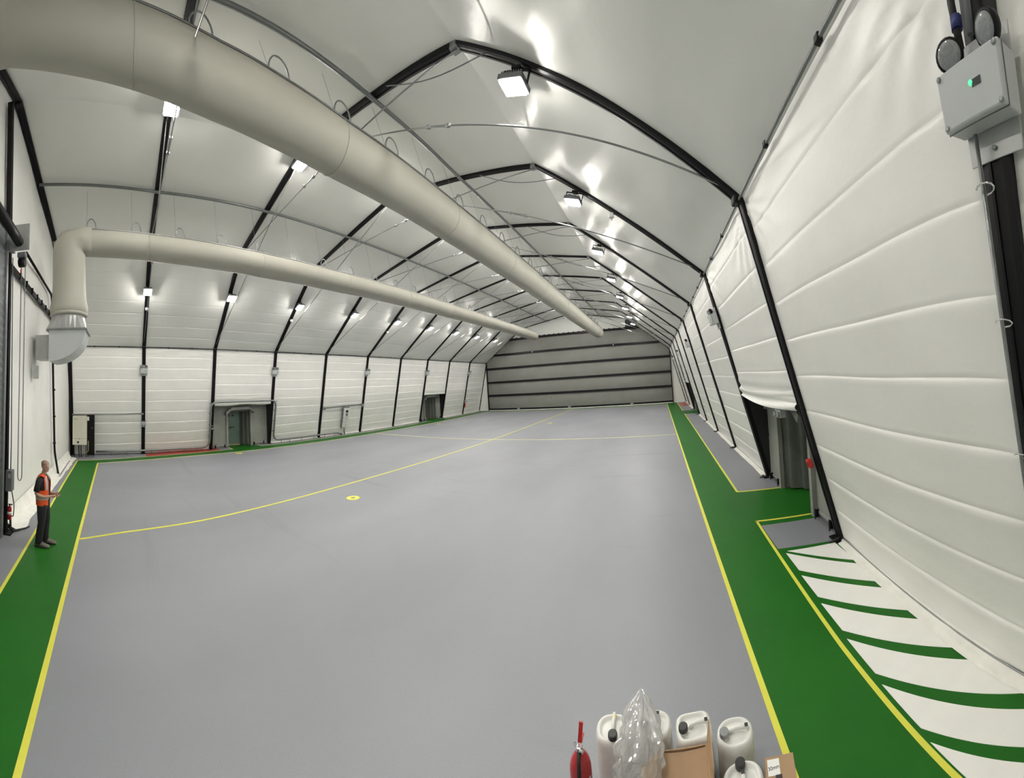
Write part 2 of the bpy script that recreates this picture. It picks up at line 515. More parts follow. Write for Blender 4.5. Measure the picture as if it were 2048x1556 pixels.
# anchor rings painted on the floor
for (x, y) in ((0.54, 9.12), (-9.28, 9.09), (-9.45, 26.8), (0.53, 27.3)):
    mb = MB()
    n = 28
    for k in range(n):
        a0, a1 = 2 * pi * k / n, 2 * pi * (k + 1) / n
        mb.poly([(x + 0.07 * cos(a0), y + 0.07 * sin(a0)), (x + 0.2 * cos(a0), y + 0.2 * sin(a0)), (x + 0.2 * cos(a1), y + 0.2 * sin(a1)), (x + 0.07 * cos(a1), y + 0.07 * sin(a1))], 0, 0.006)
    mb.build('yellow_ring', 'yellow_paint', floor)
    MB().lathe([(0.055, 0), (0.055, 0.004), (0.03, 0.005)], (x, y, 0), 14).build('anchor_cap', 'galv', floor)
# white hatched bay along the right wall
MB().poly([(10.44, -0.4), (11.72, -0.4), (11.72, 7.98), (10.58, 8.27)], 0, 0.0035).build('green_hatch_base', 'green_paint', floor)
MB().poly([(10.73, 8.12), (11.56, 7.93), (11.56, 7.26)], 0, 0.007).build('white_hatch', 'white_paint', floor)
SLOPE = [1.07, 1.14, 1.27, 1.5, 1.85, 2.25, 2.6, 2.8, 2.8, 2.8]
for k in range(10):
    y = 8.07 - 0.686 * k
    xl = 10.685 - 0.022 * k; xr = 11.60
    t0, t1 = y, y - 0.55
    s0, s1 = SLOPE[k], SLOPE[k] * 0.5 + SLOPE[min(9, k + 1)] * 0.5
    p = [(xl, t0), (xl, t1), (xr, t1 - s1 * (xr - xl)), (xr, t0 - s0 * (xr - xl))]
    MB().poly(p, 0, 0.007).build('white_hatch', 'white_paint', floor)

# ---------------------------------------------------------------- membrane walls and roof
def quilt(h, pitch=0.63, amp=0.022):
    q = (h / pitch) % 1.0
    pts = ((0, -0.006), (0.015, 0.0), (0.90, amp), (0.95, amp * 0.85), (0.982, amp * 0.45), (0.999, -0.006), (1.0, -0.006))
    for (qa, da), (qb, db) in zip(pts, pts[1:]):           # stitched strips: a slow swell, a rounded top, a narrow groove
        if q <= qb: return lerp(da, db, (q - qa) / (qb - qa))
    return 0.0
def nz(x, y, z, s): return noise.noise(Vector((x * s, y * s, z * s)))
def membrane(name, parent, p00, p01, p10, p11, inward, nu, nv, m, pitch=0.63, amp=0.02, wr=0.025, out=0.0, sagtop=0.0, roll=0.0, seam=True):
    """p00/p01 bottom/top at the near frame, p10/p11 at the far frame"""
    L = (p01 - p00).length
    seed = p00.y * 3.1 + p00.x
    def fn(u, v):
        p = lerp(lerp(p00, p10, u), lerp(p01, p11, u), v)
        e = min(1.0, min(u, 1 - u) * 9)
        e = e * e * (3 - 2 * e)
        h = v * L
        p = p + Vector((0, 0, (0.03 * nz(p.y * 0.5 + seed, v * 3, 0, 1.0)) * e * (1 if 0.02 < v < 0.98 else 0)))
        d = quilt(h, pitch, amp) * e if pitch else 0
        d += wr * nz(p.x + seed, p.y * 0.5, p.z * 0.8, 0.8) * (0.15 + e)
        d += 0.12 * wr * nz(p.x, p.y * 0.6 + seed, p.z * 4.0, 1.3) * e
        if sagtop:                                  # radial wrinkles from the two top corners
            Wd = (p10 - p00).length; hh = (1 - v) * L
            for uu in (u * Wd, (1 - u) * Wd):
                rr = sqrt(uu * uu + hh * hh) + 1e-4
                if rr < 1.7:
                    an = math.atan2(hh, uu)
                    d += sagtop * (1 - rr / 1.7) * min(1.0, rr * 4) * sin(an * 21 + 2.0 * nz(rr * 2, seed, 0, 1)) * min(1, v * 4)
        if roll:                                    # gathered folds at the lower edge
            tt = max(0.0, 1 - v * L / 0.7)
            d += roll * tt * (0.6 + 0.5 * sin(v * L * 21 + 2.2 * nz(u * 3, seed, 0, 1)))
        if not seam: d *= min(1.0, min(v, 1 - v) * 12)
        return p + inward * (d - out)
    # a slit of thickness so the sheet is a real sheet
    if not pitch: return MB().grid(fn, nu, nv).build(name, m, parent, recalc=False)
    vl = [0.0]; k = 0
    while True:
        for q in (0.001, 0.015, 0.1, 0.2, 0.3, 0.4, 0.5, 0.6, 0.7, 0.8, 0.86, 0.90, 0.95, 0.982, 0.998):
            h = (k + q) * pitch
            if 0.004 < h < L - 0.004: vl.append(h / L)
        k += 1
        if k * pitch > L: break
    vl.append(1.0)
    return MB().gridv(fn, nu, vl).build(name, m, parent, recalc=False)
wall_left = sroot('wall_left'); wall_right = sroot('wall_right'); wall_near = sroot('wall_near'); wall_far = sroot('wall_far')
ceiling = sroot('ceiling')
nL = Vector((HE, 0, -(B - E))).normalized(); nR = Vector((-HE, 0, -(B - E))).normalized()
DOORS_L = {2: 2.78, 7: 2.62}; DOORS_R = {2: 2.60, 7: 2.45}
def secp(i, a, b, t): return S(i, lerp(a[0], b[0], t), lerp(a[1], b[1], t))
for i in range(10):
    for side in (-1, 1):
        a, b = (OLB, OLE) if side < 0 else (ORB, ORE)
        n = nL if side < 0 else nR
        dd = (DOORS_L if side < 0 else DOORS_R).get(i)
        t0 = (dd / HE) if dd else 0.004
        near = side > 0 and i <= 2
        nu, nv = (56, 190) if near else (20, 84)
        membrane('fabric_panel', wall_left if side < 0 else wall_right,
                 secp(i, a, b, t0), secp(i, a, b, 1), secp(i + 1, a, b, t0), secp(i + 1, a, b, 1), n, nu, nv,
                 'wall_membrane', pitch=0.63, amp=0.020, wr=0.04, sagtop=0.022 if near else 0.016, roll=0.05 if dd else 0.0)
    # roof: two slopes each side
    for nm, a, b in (('left', OLE, OLK), ('left', OLK, ORG), ('right', ORG, ORK), ('right', ORK, ORE)):
        p00, p01 = secp(i, a, b, 0), secp(i, a, b, 1)
        p10, p11 = secp(i + 1, a, b, 0), secp(i + 1, a, b, 1)
        d = (p01 - p00); n = Vector((d.z, 0, -d.x)).normalized()
        if n.z > 0: n = -n
        pit = 0.72 if (a == OLE) else 0
        membrane('roof_panel', ceiling, p00, p01, p10, p11, n, 26, 40, 'membrane', pitch=pit, amp=0.009, wr=0.035 if nm == 'left' else 0.045, seam=False)
# skirts folded on to the floor
for i in range(10):
    for side in (-1, 1):
        if side < 0 and i in (0, 1, 2, 7): continue
        if side > 0 and i in (2, 7): continue
        wl = 0.16 if side > 0 else 0.11
        par = wall_left if side < 0 else wall_right
        y0, y1 = YF[i] + 0.06, YF[i + 1] - 0.06
        def fn(u, v, y0=y0, y1=y1, side=side, wl=wl):
            y = lerp(y0, y1, u)
            xb = wall_x(side, y, 0.0)
            e = 0.03 * nz(y, side * 7, 0, 1.1)
            pr = [(0.0, 0.26), (0.01, 0.14), (0.0, 0.05), (-0.04, 0.03), (-wl * 0.7, 0.02), (-wl, 0.010)]
            f = v * 5; k = min(4, int(f)); t = f - k
            ox = lerp(pr[k][0], pr[k + 1][0], t); oz = lerp(pr[k][1], pr[k + 1][1], t)
            wv = (0.018 * nz(y * 2.2, v * 2, 3, 1.6)) * (1 if v < 0.8 else 0.2)
            return Vector((xb + side * (ox + e * v) - side * 0.0, y, max(0.009, oz + wv)))
        MB().grid(fn, 60 if i < 4 else 24, 12).build('skirt', 'skirt_fabric', par, recalc=False)
        if side > 0:
            mb = MB()
            mb.tube([(wall_x(1, y0 + (y1 - y0) * t / 12, 0) - 0.01, y0 + (y1 - y0) * t / 12, 0.05) for t in range(13)], 0.011, 6)
            mb.build('skirt_cord', 'galv', par)

# near gable: sheets between posts
def roof_z(x, y=0.0):
    d = dxy(y)
    pts = [(S(0, *q).x, S(0, *q).z) for q in (LB, LE, LK, RG, RK, RE, RB)]
    for (xa, za), (xb, zb) in zip(pts, pts[1:]):
        if xa <= x <= xb: return lerp(za, zb, (x - xa) / (xb - xa))
    return 0.0
for (xa, xb) in ((S(0, *LB).x, -5.0), (-5.0, 0.7), (5.2, S(0, *RB).x)):
    def fn(u, v, xa=xa, xb=xb):
        x = lerp(xa, xb, u)
        z = roof_z(min(max(x, xa + 0.001), xb - 0.001)) * v
        d = 0.03 * nz(x, z * 1.4, 5, 0.9) + 0.012 * nz(x * 2, z, 2, 2)
        return Vector((x, -0.13 + d, z))
    MB().grid(fn, 40, 50).build('fabric_panel', 'wall_membrane', wall_near, recalc=False)
def fn(u, v):
    x = lerp(0.7, 5.2, u)
    return Vector((x, -0.13 + 0.02 * nz(x, v * 9, 5, 1), lerp(7.9, roof_z(x), v)))
MB().grid(fn, 20, 20).build('fabric_panel', 'wall_membrane', wall_near, recalc=False)
def fn(u, v):
    x = lerp(-9.3, 0.75, u)
    wob = 0.10 * nz(x * 1.3, 1, 0, 1.0)
    pr = [(-0.10, 0.38), (-0.02, 0.18), (0.06, 0.07), (0.22 + wob, 0.03), (0.34 + wob, 0.012)]
    f = v * 4; k = min(3, int(f)); t = f - k
    return Vector((x, lerp(pr[k][0], pr[k + 1][0], t), max(0.01, lerp(pr[k][1], pr[k + 1][1], t) + 0.03 * nz(x * 3, v * 3, 1, 1.2) * v * (1 - v) * 4)))
MB().grid(fn, 120, 12).build('skirt', 'skirt_fabric', wall_near, recalc=False)

# far gable: upper sheet above the header and side sheets beside the big door
XL, XR = S(10, *LE).x + 0.05, S(10, *RE).x + 0.0
YG = YF[10] - 0.02
def zroof_far(x):
    pts = [(S(10, *q).x, S(10, *q).z) for q in (LB, LE, LK, RG, RK, RE, RB)]
    for (xa, za), (xb, zb) in zip(pts, pts[1:]):
        if xa <= x <= xb: return lerp(za, zb, (x - xa) / (xb - xa))
    return 0.0
xh0, xh1 = S(10, lerp(-E, -K, (8.7 - HE) / (HK - HE)), 8.7).x, S(10, lerp(E, K, (8.7 - HE) / (HK - HE)), 8.7).x
def fn(u, v):
    x = lerp(xh0 + 0.02, xh1 - 0.02, u)
    return Vector((x, YG + 0.05 + 0.02 * nz(x, v, 0, 1), lerp(8.7, max(8.72, zroof_far(x)), v)))
MB().grid(fn, 40, 12).build('fabric_panel', 'membrane', wall_far, recalc=False)
for sgn, xe, xb in ((-1, XL, S(10, *LB).x), (1, XR, S(10, *RB).x)):
    mb = MB()
    mb.add([(xe, YG, 0), (xb, YG, 0), (xe, YG, HE - 0.1)], [(0, 1, 2)])
    mb.add([(xe, YG + 0.03, 0), (xb, YG + 0.03, 0), (xe, YG + 0.03, HE - 0.1)], [(0, 2, 1)])
    mb.build('side_sheet', 'wall_membrane', wall_far)
    mb = MB()
    for k in range(6):
        t = 0.06 + k * 0.16
        mb.box((lerp(xb, xe, t) + sgn * -0.05, YG - 0.03, HE * t), (0.07, 0.05, 0.09))
    mb.build('lacing_eyelet', 'box_dark_grey', wall_far)
# the hall's weather skin: closes the corners so that no night sky shows
mb = MB()
mb.box((-0.6, -0.55, 6.0), (28, 0.1, 14)); mb.box((-0.6, 40.45, 6.0), (28, 0.1, 14))
mb.build('outer_sheet', 'wall_membrane', wall_far)

# ---------------------------------------------------------------- large folding fabric door at the far end
door5 = sroot('door_5', (0, YG - 0.1, 0)); door5['label'] = 'wide grey fabric lift door with black beams'
levels = [0.17, 1.9, 3.55, 5.27, 6.95, 8.7]
YD = YG - 0.12
for k in range(5):
    z0, z1 = levels[k], levels[k + 1]
    def xlim(z): 
        if z <= HE: return XL, XR
        t = (z - HE) / (HK - HE)
        return lerp(S(10, *LE).x, S(10, *LK).x, t) + 0.03, lerp(E, K, t) - 0.03
    def fn(u, v, z0=z0, z1=z1):
        z = lerp(z0, z1, v); a, b = xlim(z); x = lerp(a, b, u)
        return Vector((x, YD + 0.10 - 0.06 * sin(pi * v) + 0.03 * nz(x * 0.6, z, k, 1.0), z))
    MB().grid(fn, 40, 10).build('door_panel', 'door_fabric', door5, recalc=False)
for k, z in enumerate(levels):
    if k == 5: continue
    a, b = xlim(z)
    MB().box(((a + b) / 2, YD, z), (b - a, 0.12, 0.24 if k else 0.20), bev=0.012).build('door_beam', 'black_steel', door5)
for x, z in ((-3.35, 1.35), (-3.3, 0.62), (2.65, 1.35), (2.7, 0.62)):
    MB().box((x, YD - 0.0, z), (0.10, 0.08, 0.17), bev=0.01).build('door_handle', 'box_dark_grey', door5)
for x, z in ((-5.2, 6.95), (4.2, 6.95), (-7.4, 0.2), (-1.2, 0.2), (5.8, 0.2)):
    MB().box((x, YD - 0.08, z), (0.34 if z < 1 else 0.12, 0.05, 0.12), bev=0.01).build('beam_clip', 'galv_pale', door5)
MB().box(((XL + XR) / 2, YD, 0.045), (XR - XL, 0.10, 0.09)).build('bottom_seal', 'skirt_fabric', door5)
for x in (XL, XR):
    MB().box((x, YD - 0.03, HE / 2), (0.09, 0.16, HE)).build('guide_rail', 'black_steel', door5)
hd = MB().box(((xh0 + xh1) / 2, YD, 8.7), (xh1 - xh0, 0.18, 0.24), bev=0.015).build('header_beam', 'black_steel', door5)
for k in range(26):
    x = lerp(xh0 + 0.4, xh1 - 0.4, k / 25)
    MB().box((x, YD - 0.03, 8.84), (0.09, 0.14, 0.10)).build('header_bolt', 'black_steel', hd)
vent = thing('vent_louver', 'black louvred vent high in the far gable by the right slope', 'vent', (6.3, YG - 0.04, 8.85))
MB().box((6.3, YG - 0.04, 9.25), (1.3, 0.05, 0.84)).build('frame', 'black_steel', vent)
for k in range(8):
    MB().box((6.3, YG - 0.10, 8.92 + 0.1 * k), (1.22, 0.07, 0.018), Matrix.Rotation(0.6, 3, 'X')).build('slat', 'box_dark_grey', vent)

# ---------------------------------------------------------------- portal frames
PROF = [(-0.085, -0.08), (0.085, -0.08), (0.085, 0.015), (0.088, 0.02), (0.088, 0.045), (0.045, 0.058), (0.028, 0.058), (0.026, 0.046), (-0.026, 0.046), (-0.028, 0.058), (-0.045, 0.058), (-0.088, 0.045), (-0.088, 0.02), (-0.085, 0.015)]
def turnbuckle(mb, p, ax, s=1.0):
    ax = ax.normalized()
    mb.tube([p - ax * 0.30 * s, p - ax * 0.22 * s], 0.042 * s, 8); mb.tube([p + ax * 0.22 * s, p + ax * 0.30 * s], 0.042 * s, 8)
    q = ax.orthogonal().normalized()
    mb.tube([p - ax * 0.25 * s + q * 0.028, p + ax * 0.25 * s + q * 0.028], 0.014 * s, 6)
    mb.tube([p - ax * 0.25 * s - q * 0.028, p + ax * 0.25 * s - q * 0.028], 0.014 * s, 6)
for i in range(11):
    lab = {0: 'black portal frame against the near gable wall', 10: 'black portal frame framing the far lift door'}.get(i, 'black portal frame with tie rods, %s arch out from the near gable' % ORD[i - 1])
    root = thing('portal_frame', lab, 'frame', S(i, 0, 0) * 1.0, 'portal frames of the hall')
    root.location = (0, YF[i], 0)
    ctr = Vector((0, YF[i], 5))
    for nm, a, b in (('leg', LB, LE), ('lower_rafter', LE, LK), ('upper_rafter', LK, RG), ('upper_rafter', RG, RK), ('lower_rafter', RK, RE), ('leg', RE, RB)):
        p0, p1 = S(i, *a), S(i, *b)
        ax = (p1 - p0).normalized(); n = ax.cross(Vector((0, 1, 0)))
        sgn = 1 if n.dot(ctr - (p0 + p1) / 2) > 0 else -1
        mb = MB()
        e0 = 0.03 if nm != 'leg' else 0.0
        mb.extrude(p0 - ax * e0, p1 + ax * e0, [(q[0] * 1.12, q[1] * sgn) for q in PROF])
        mb.build(nm, 'black_steel', root)
    for q in (LE, LK, RG, RK, RE):
        p = S(i, *q)
        inn = (ctr + Vector((0, 0, 2)) - p); inn.y = 0; inn.normalize()
        MB().box(p + inn * 0.06, (0.18, 0.20, 0.14), bev=0.03).build('knee_plate', 'galv' if q in (LK, RK) else 'black_steel', root)
    for q in (LB, RB):
        p = S(i, *q)
        sg = -1 if q[0] < 0 else 1
        MB().box(p + Vector((0, 0, 0.012)), (0.34, 0.30, 0.024)).build('base_plate', 'black_steel', root)
    if 1 <= i <= 9:
        # foot: rubber bumper curling out of the right leg's base
        p = S(i, *RB)
        pts = [p + Vector((-0.12, 0.0, 0.50)), p + Vector((-0.07, -0.02, 0.25)), p + Vector((-0.02, -0.04, 0.08)), p + Vector((-0.10, -0.05, 0.03)), p + Vector((-0.28, -0.05, 0.022))]
        MB().tube(pts, [0.03, 0.032, 0.032, 0.028, 0.015], 8).build('foot_bumper', 'black_rubber', root)
        # tie rods: a collar between the knees and one rod from each eave up to the ridge
        for nm, a, b, tb in (('collar', (-K, HK - 0.12), (K, HK - 0.12), 0.54), ('l', (-E + 0.1, HE + 0.12), (0, HR - 0.15), 0.56), ('r', (E - 0.1, HE + 0.12), (0, HR - 0.15), 0.50)):
            p0, p1 = S(i, *a), S(i, *b)
            p0.y -= 0.03; p1.y -= 0.03
            rod = MB().tube([p0, p1], 0.017, 6).build('tie_rod', 'rod_steel', root)
            mb = MB(); turnbuckle(mb, lerp(p0, p1, tb), p1 - p0)
            mb.build('turnbuckle', 'galv', rod)
        if i <= 6:                                   # supply cable drooping past the right knee
            c0 = S(i, 3.9, lerp(HK, HR, (K - 3.9) / K)); c1 = S(i, 6.3, lerp(HK, HE, (6.3 - K) / (E - K)))
            pts = [lerp(c0, c1, t / 10) + Vector((0, -0.12, -0.12 - 0.22 * sin(pi * t / 10))) for t in range(11)]
            MB().tube(pts, 0.012, 5).build('cable', 'box_dark_grey', root)

# eave rails and roof purlins
for side, lab in ((-1, 'thin black eave rail along the left wall top'), (1, 'thin dark eave rail along the right wall top')):
    q = LE if side < 0 else RE
    pts = [S(i, *q) + Vector((-side * 0.06, 0, -0.02)) for i in range(11)]
    r = thing('eave_rail', lab, 'rail', (0, 0, HE))
    MB().tube(pts, 0.026 if side < 0 else 0.02, 6).build('tube', 'black_steel' if side < 0 else 'purlin_grey', r)
    for i in range(10):
        for t in (0.33, 0.66):
            p = lerp(pts[i], pts[i + 1], t)
            MB().box(p, (0.06, 0.07, 0.07), bev=0.01).build('clamp', 'black_steel', r)
PX1, PX2 = 3.2, -2.6
def purl(i, x):
    if x > 0: x += [0.75, 0.42, 0.15, 0.0][min(i, 3)]
    z = lerp(HK, HR, (K - abs(x)) / K) - 0.10
    return S(i, x, z)
for x, lab in ((PX1, 'grey steel purlin tube over the large air duct'), (PX2, 'grey steel purlin tube over the small air duct')):
    pts = [purl(i, x) for i in range(11)]
    o = MB().tube(pts, 0.05, 8).build('purlin_tube', 'purlin_grey')
    tag(o, lab, 'tube')
# ---------------------------------------------------------------- fabric air ducts
def interp(tab, y):
    if y <= tab[0][0]: return tab[0][1:]
    for a, b in zip(tab, tab[1:]):
        if y <= b[0]:
            t = (y - a[0]) / (b[0] - a[0])
            return tuple(lerp(p, q, t) for p, q in zip(a[1:], b[1:]))
    return tab[-1][1:]
BIG = [(0.3, 4.05, 9.62), (2.0, 3.65, 9.40), (4.2, 3.32, 9.05), (5.6, 3.28, 8.81), (7.0, 3.25, 8.63), (9.0, 3.22, 8.54), (11.0, 3.2, 8.45), (15, 3.19, 8.34), (19.0, 3.18, 8.27), (30, 3.15, 8.12), (37.0, 3.15, 8.06)]
SML = [(0.6, -1.85, 8.50), (2.5, -1.95, 8.40), (4.0, -2.08, 8.32), (6, -2.2, 8.23), (8.0, -2.33, 8.16), (11.0, -2.52, 8.12), (19, -2.78, 8.09), (28, -2.95, 8.08), (35.2, -3.03, 8.07)]
def duct(tab, y0, y1, R, root, railang, px, cap_y, railm='purlin_grey', chord=0.21):
    def axis(y): q = interp(tab, y); return Vector((q[0], y, q[1]))
    N = 90
    ys = [lerp(y0, y1, k / N) for k in range(N + 1)]
    rings = []
    seg = 32
    def ring(c, r, y, ph):
        return [c + Vector((cos(a) * r, 0, sin(a) * r)) * (1 + 0.006 * nz(cos(a) * 2, y * 1.2, sin(a) * 2, 1.2)) for a in [2 * pi * k / seg for k in range(seg)]]
    for y in ys: rings.append(ring(axis(y), R, y, 0))
    for t in range(1, 7):                              # rounded closed end
        a = t / 6 * pi / 2
        yy = y1 + cap_y * sin(a)
        rings.append(ring(axis(y1) + Vector((0, yy - y1, 0)), max(0.01, R * cos(a)), yy, 0))
    sl = MB().loft(rings).build('duct_sleeve', 'duct_fabric', root)
    for y in [y0 + 2.6 + 4.0 * k for k in range(int((y1 - y0 - 2.6) / 4.0) + 1)]:
        c = axis(y)
        MB().tube([c + Vector((cos(2 * pi * k / 40) * (R + 0.003), 0, sin(2 * pi * k / 40) * (R + 0.003))) for k in range(40)], 0.009, 5, closed=True).build('seam', 'duct_fabric', sl)
    ro = Vector((cos(railang), 0, sin(railang))) * (R + 0.02)
    rail = MB().tube([axis(y) + ro for y in ys[2:]], 0.022, 6).build('rail', railm, root)
    n = int((y1 - y0 - 0.8) / 1.44)
    for k in range(n):
        y = y0 + 0.6 + 1.44 * k
        pts = []
        for j in range(11):
            a = pi * j / 10
            yy = y + chord - chord * cos(a)
            pts.append(axis(yy) + ro + Vector((0, 0, 0.34 * sin(a))))
        MB().tube(pts, 0.017, 6).build('hoop', 'galv', root)
        top = SY(y, px, lerp(HK, HR, (K - abs(px)) / K) - 0.17)
        MB().tube([top, axis(y) + ro], 0.004, 4).build('hanger_wire', 'galv', root)
    return axis
root = thing('air_duct', 'large cream fabric air duct hung along the roof, nearest the camera', 'air duct', (3.3, 20, 8.5))
ax1 = duct(BIG, 0.3, 36.6, 0.54, root, RAD(47), PX1, 0.22)
MB().tube([(4.05, -0.02, 9.62), (4.05, 0.3, 9.62)], 0.60, 28).build('wall_collar', 'duct_fabric', root)
mbx = MB(); mbx.loft([[Vector((4.05 - 0.23 * (y - 0.3) + cos(a) * r, 0.05 + 0.0, 9.62 + sin(a) * r)) + Vector((0, y, 0)) for a in [2 * pi * k / 28 for k in range(28)]] for y, r in ((0.2, 0.60), (0.5, 0.62), (0.9, 0.58), (1.3, 0.51))])
mbx.build('elbow_sleeve', 'duct_fabric', root)
root = thing('air_duct', 'slimmer fabric air duct with riser and metal hood in the corner', 'air duct', (-1.85, 1.0, 4.6))
ax2 = duct(SML, 1.0, 34.8, 0.43, root, RAD(66), PX2, 0.2, 'galv_pale', 0.15)
RX, RY = -1.85, 1.03
rings = []
seg = 28
def cring(c, r, n=None, t=Vector((1, 0, 0))):
    return [c + (Vector((1, 0, 0)) * cos(2 * pi * k / seg) + Vector((0, 1, 0)) * sin(2 * pi * k / seg)) * r for k in range(seg)]
for z, r, oy in ((5.98, 0.54, 0.0), (6.05, 0.60, 0.0), (6.2, 0.62, 0.0), (6.5, 0.56, 0), (6.9, 0.53, 0), (7.6, 0.53, 0), (8.0, 0.53, 0)):
    rr = cring(Vector((RX, RY + oy, z)), r)
    rr = [p + Vector((0.02 * nz(p.x * 5, p.y * 5, z * 2, 1), 0.02 * nz(p.y * 4, z, p.x * 4, 1), 0)) if z < 7 else p for p in rr]
    rings.append(rr)
# mitred elbow: tilt the last rings towards +y
def tilted(c, r, ang):
    u = Vector((1, 0, 0)); v = Vector((0, cos(ang), -sin(ang)))
    return [c + (u * cos(2 * pi * k / seg) + v * sin(2 * pi * k / seg)) * r for k in range(seg)]
rings += [tilted(Vector((RX, RY, 8.2)), 0.54, RAD(22)), tilted(Vector((RX, RY + 0.13, 8.42)), 0.53, RAD(45)), tilted(Vector((RX, RY + 0.42, 8.49)), 0.47, RAD(78)), tilted(Vector((RX, RY + 0.75, 8.48)), 0.435, RAD(90))]
MB().loft(rings).build('riser_sleeve', 'duct_fabric', root)
MB().lathe([(0.555, 5.93), (0.60, 5.96), (0.60, 6.02), (0.555, 6.05)], (RX, RY, 0), 28).build('cuff', 'duct_fabric', root)
# transition and quarter-round metal elbow to the gable
tr = []
for z, w, rnd in ((5.42, 0.62, 0), (5.95, 0.52, 1)):
    ring = []
    for k in range(28):
        a = 2 * pi * k / 28
        cx, cy = cos(a), sin(a)
        m = 1 / max(abs(cx), abs(cy))
        f = lerp(m, 1.0, rnd)
        ring.append(Vector((RX + cx * f * w, RY - 0.02 + cy * f * w, z)))
    tr.append(ring)
MB().loft(tr, smooth=False).build('hood_transition', 'galv_pale', root)
prof = [(0.52, 5.42)] + [(0.52 + 1.1 * cos(a), 5.42 - 1.0 * sin(a)) for a in [pi / 2 * k / 14 for k in range(15)]]
vs = [Vector((RX + sx, y, z)) for sx in (-0.62, 0.62) for y, z in prof]
k = len(prof)
MB().add(vs, [tuple(range(k)), tuple(reversed(range(k, 2 * k)))] + [(j, (j + 1) % k, k + (j + 1) % k, k + j) for j in range(k)]).build('hood', 'box_grey', root)
MB().box((RX, 1.07, 5.42), (1.34, 1.2, 0.05)).build('hood_flange', 'galv', root)
MB().box((RX - 0.25, 0.25, 4.95), (0.7, 0.56, 0.8)).build('wall_spigot', 'galv_pale', root)
MB().box((RX + 0.2, 0.03, 4.1), (0.24, 0.12, 0.42)).build('bracket', 'galv_pale', root)

# ---------------------------------------------------------------- floodlights
def make_flood():
    r = bpy.data.objects.new('floodlight', None); COL.objects.link(r)
    mb = MB()
    mb.box((0, 0, -0.26), (0.46, 0.40, 0.10), bev=0.02)
    for k in range(9):
        mb.box((-0.18 + 0.045 * k, 0, -0.19), (0.012, 0.34, 0.06))
    mb.build('housing', 'box_dark_grey', r)
    mb = MB()
    for s in (-1, 1): mb.bar((s * 0.245, 0, -0.27), (s * 0.245, 0, -0.04), 0.05, 0.012)
    mb.box((0, 0, -0.04), (0.50, 0.05, 0.014)); mb.box((0, 0, -0.02), (0.16, 0.14, 0.05))
    mb.build('bracket', 'black_steel', r)
    MB().box((0, 0, -0.30), (0.42, 0.36, 0.035), bev=0.012).build('bezel', 'galv_pale', r)
    MB().box((0, 0, -0.325), (0.38, 0.32, 0.035)).build('lens', 'lamp_face', r)
    return r
flood = make_flood()
used = [False]
def put_flood(loc, rx, ry, label):
    o = flood if not used[0] else copy_tree(flood)
    used[0] = True
    o.location = loc
    o.rotation_euler = (rx, ry, 0)
    tag(o, label, 'floodlight', 'roof floodlights')
for i in range(1, 10):
    t = 0.66
    p = S(i, lerp(-E, -K, t), lerp(HE, HK, t))
    put_flood(p + Vector((0.05, -0.02, -0.10)), 0.0, RAD(-24), 'lit floodlight on the left roof slope, %s from the near gable' % ORD[i - 1])
for i in range(1, 10):
    t = 0.74
    p = S(i, lerp(E, K, t), lerp(HE, HK, t))
    put_flood(p + Vector((-0.05, -0.02, -0.10)), 0.0, RAD(18), 'lit floodlight on the right roof slope, %s from the near gable' % ORD[i - 1])
for i in range(1, 10):
    x = {1: 0.85, 2: -0.05}.get(i, 0.5)
    p = S(i, x, lerp(HR, HK, abs(x) / K))
    put_flood(p + Vector((0, -0.02, -0.06)), 0.0, 0.0, {1: 'lit floodlight at the ridge below the large duct edge, farther left', 2: 'lit floodlight at the ridge below the large duct edge, nearer the middle'}.get(i, 'floodlight at the ridge hidden behind the large duct, %s from the near gable' % ORD[i - 1]))

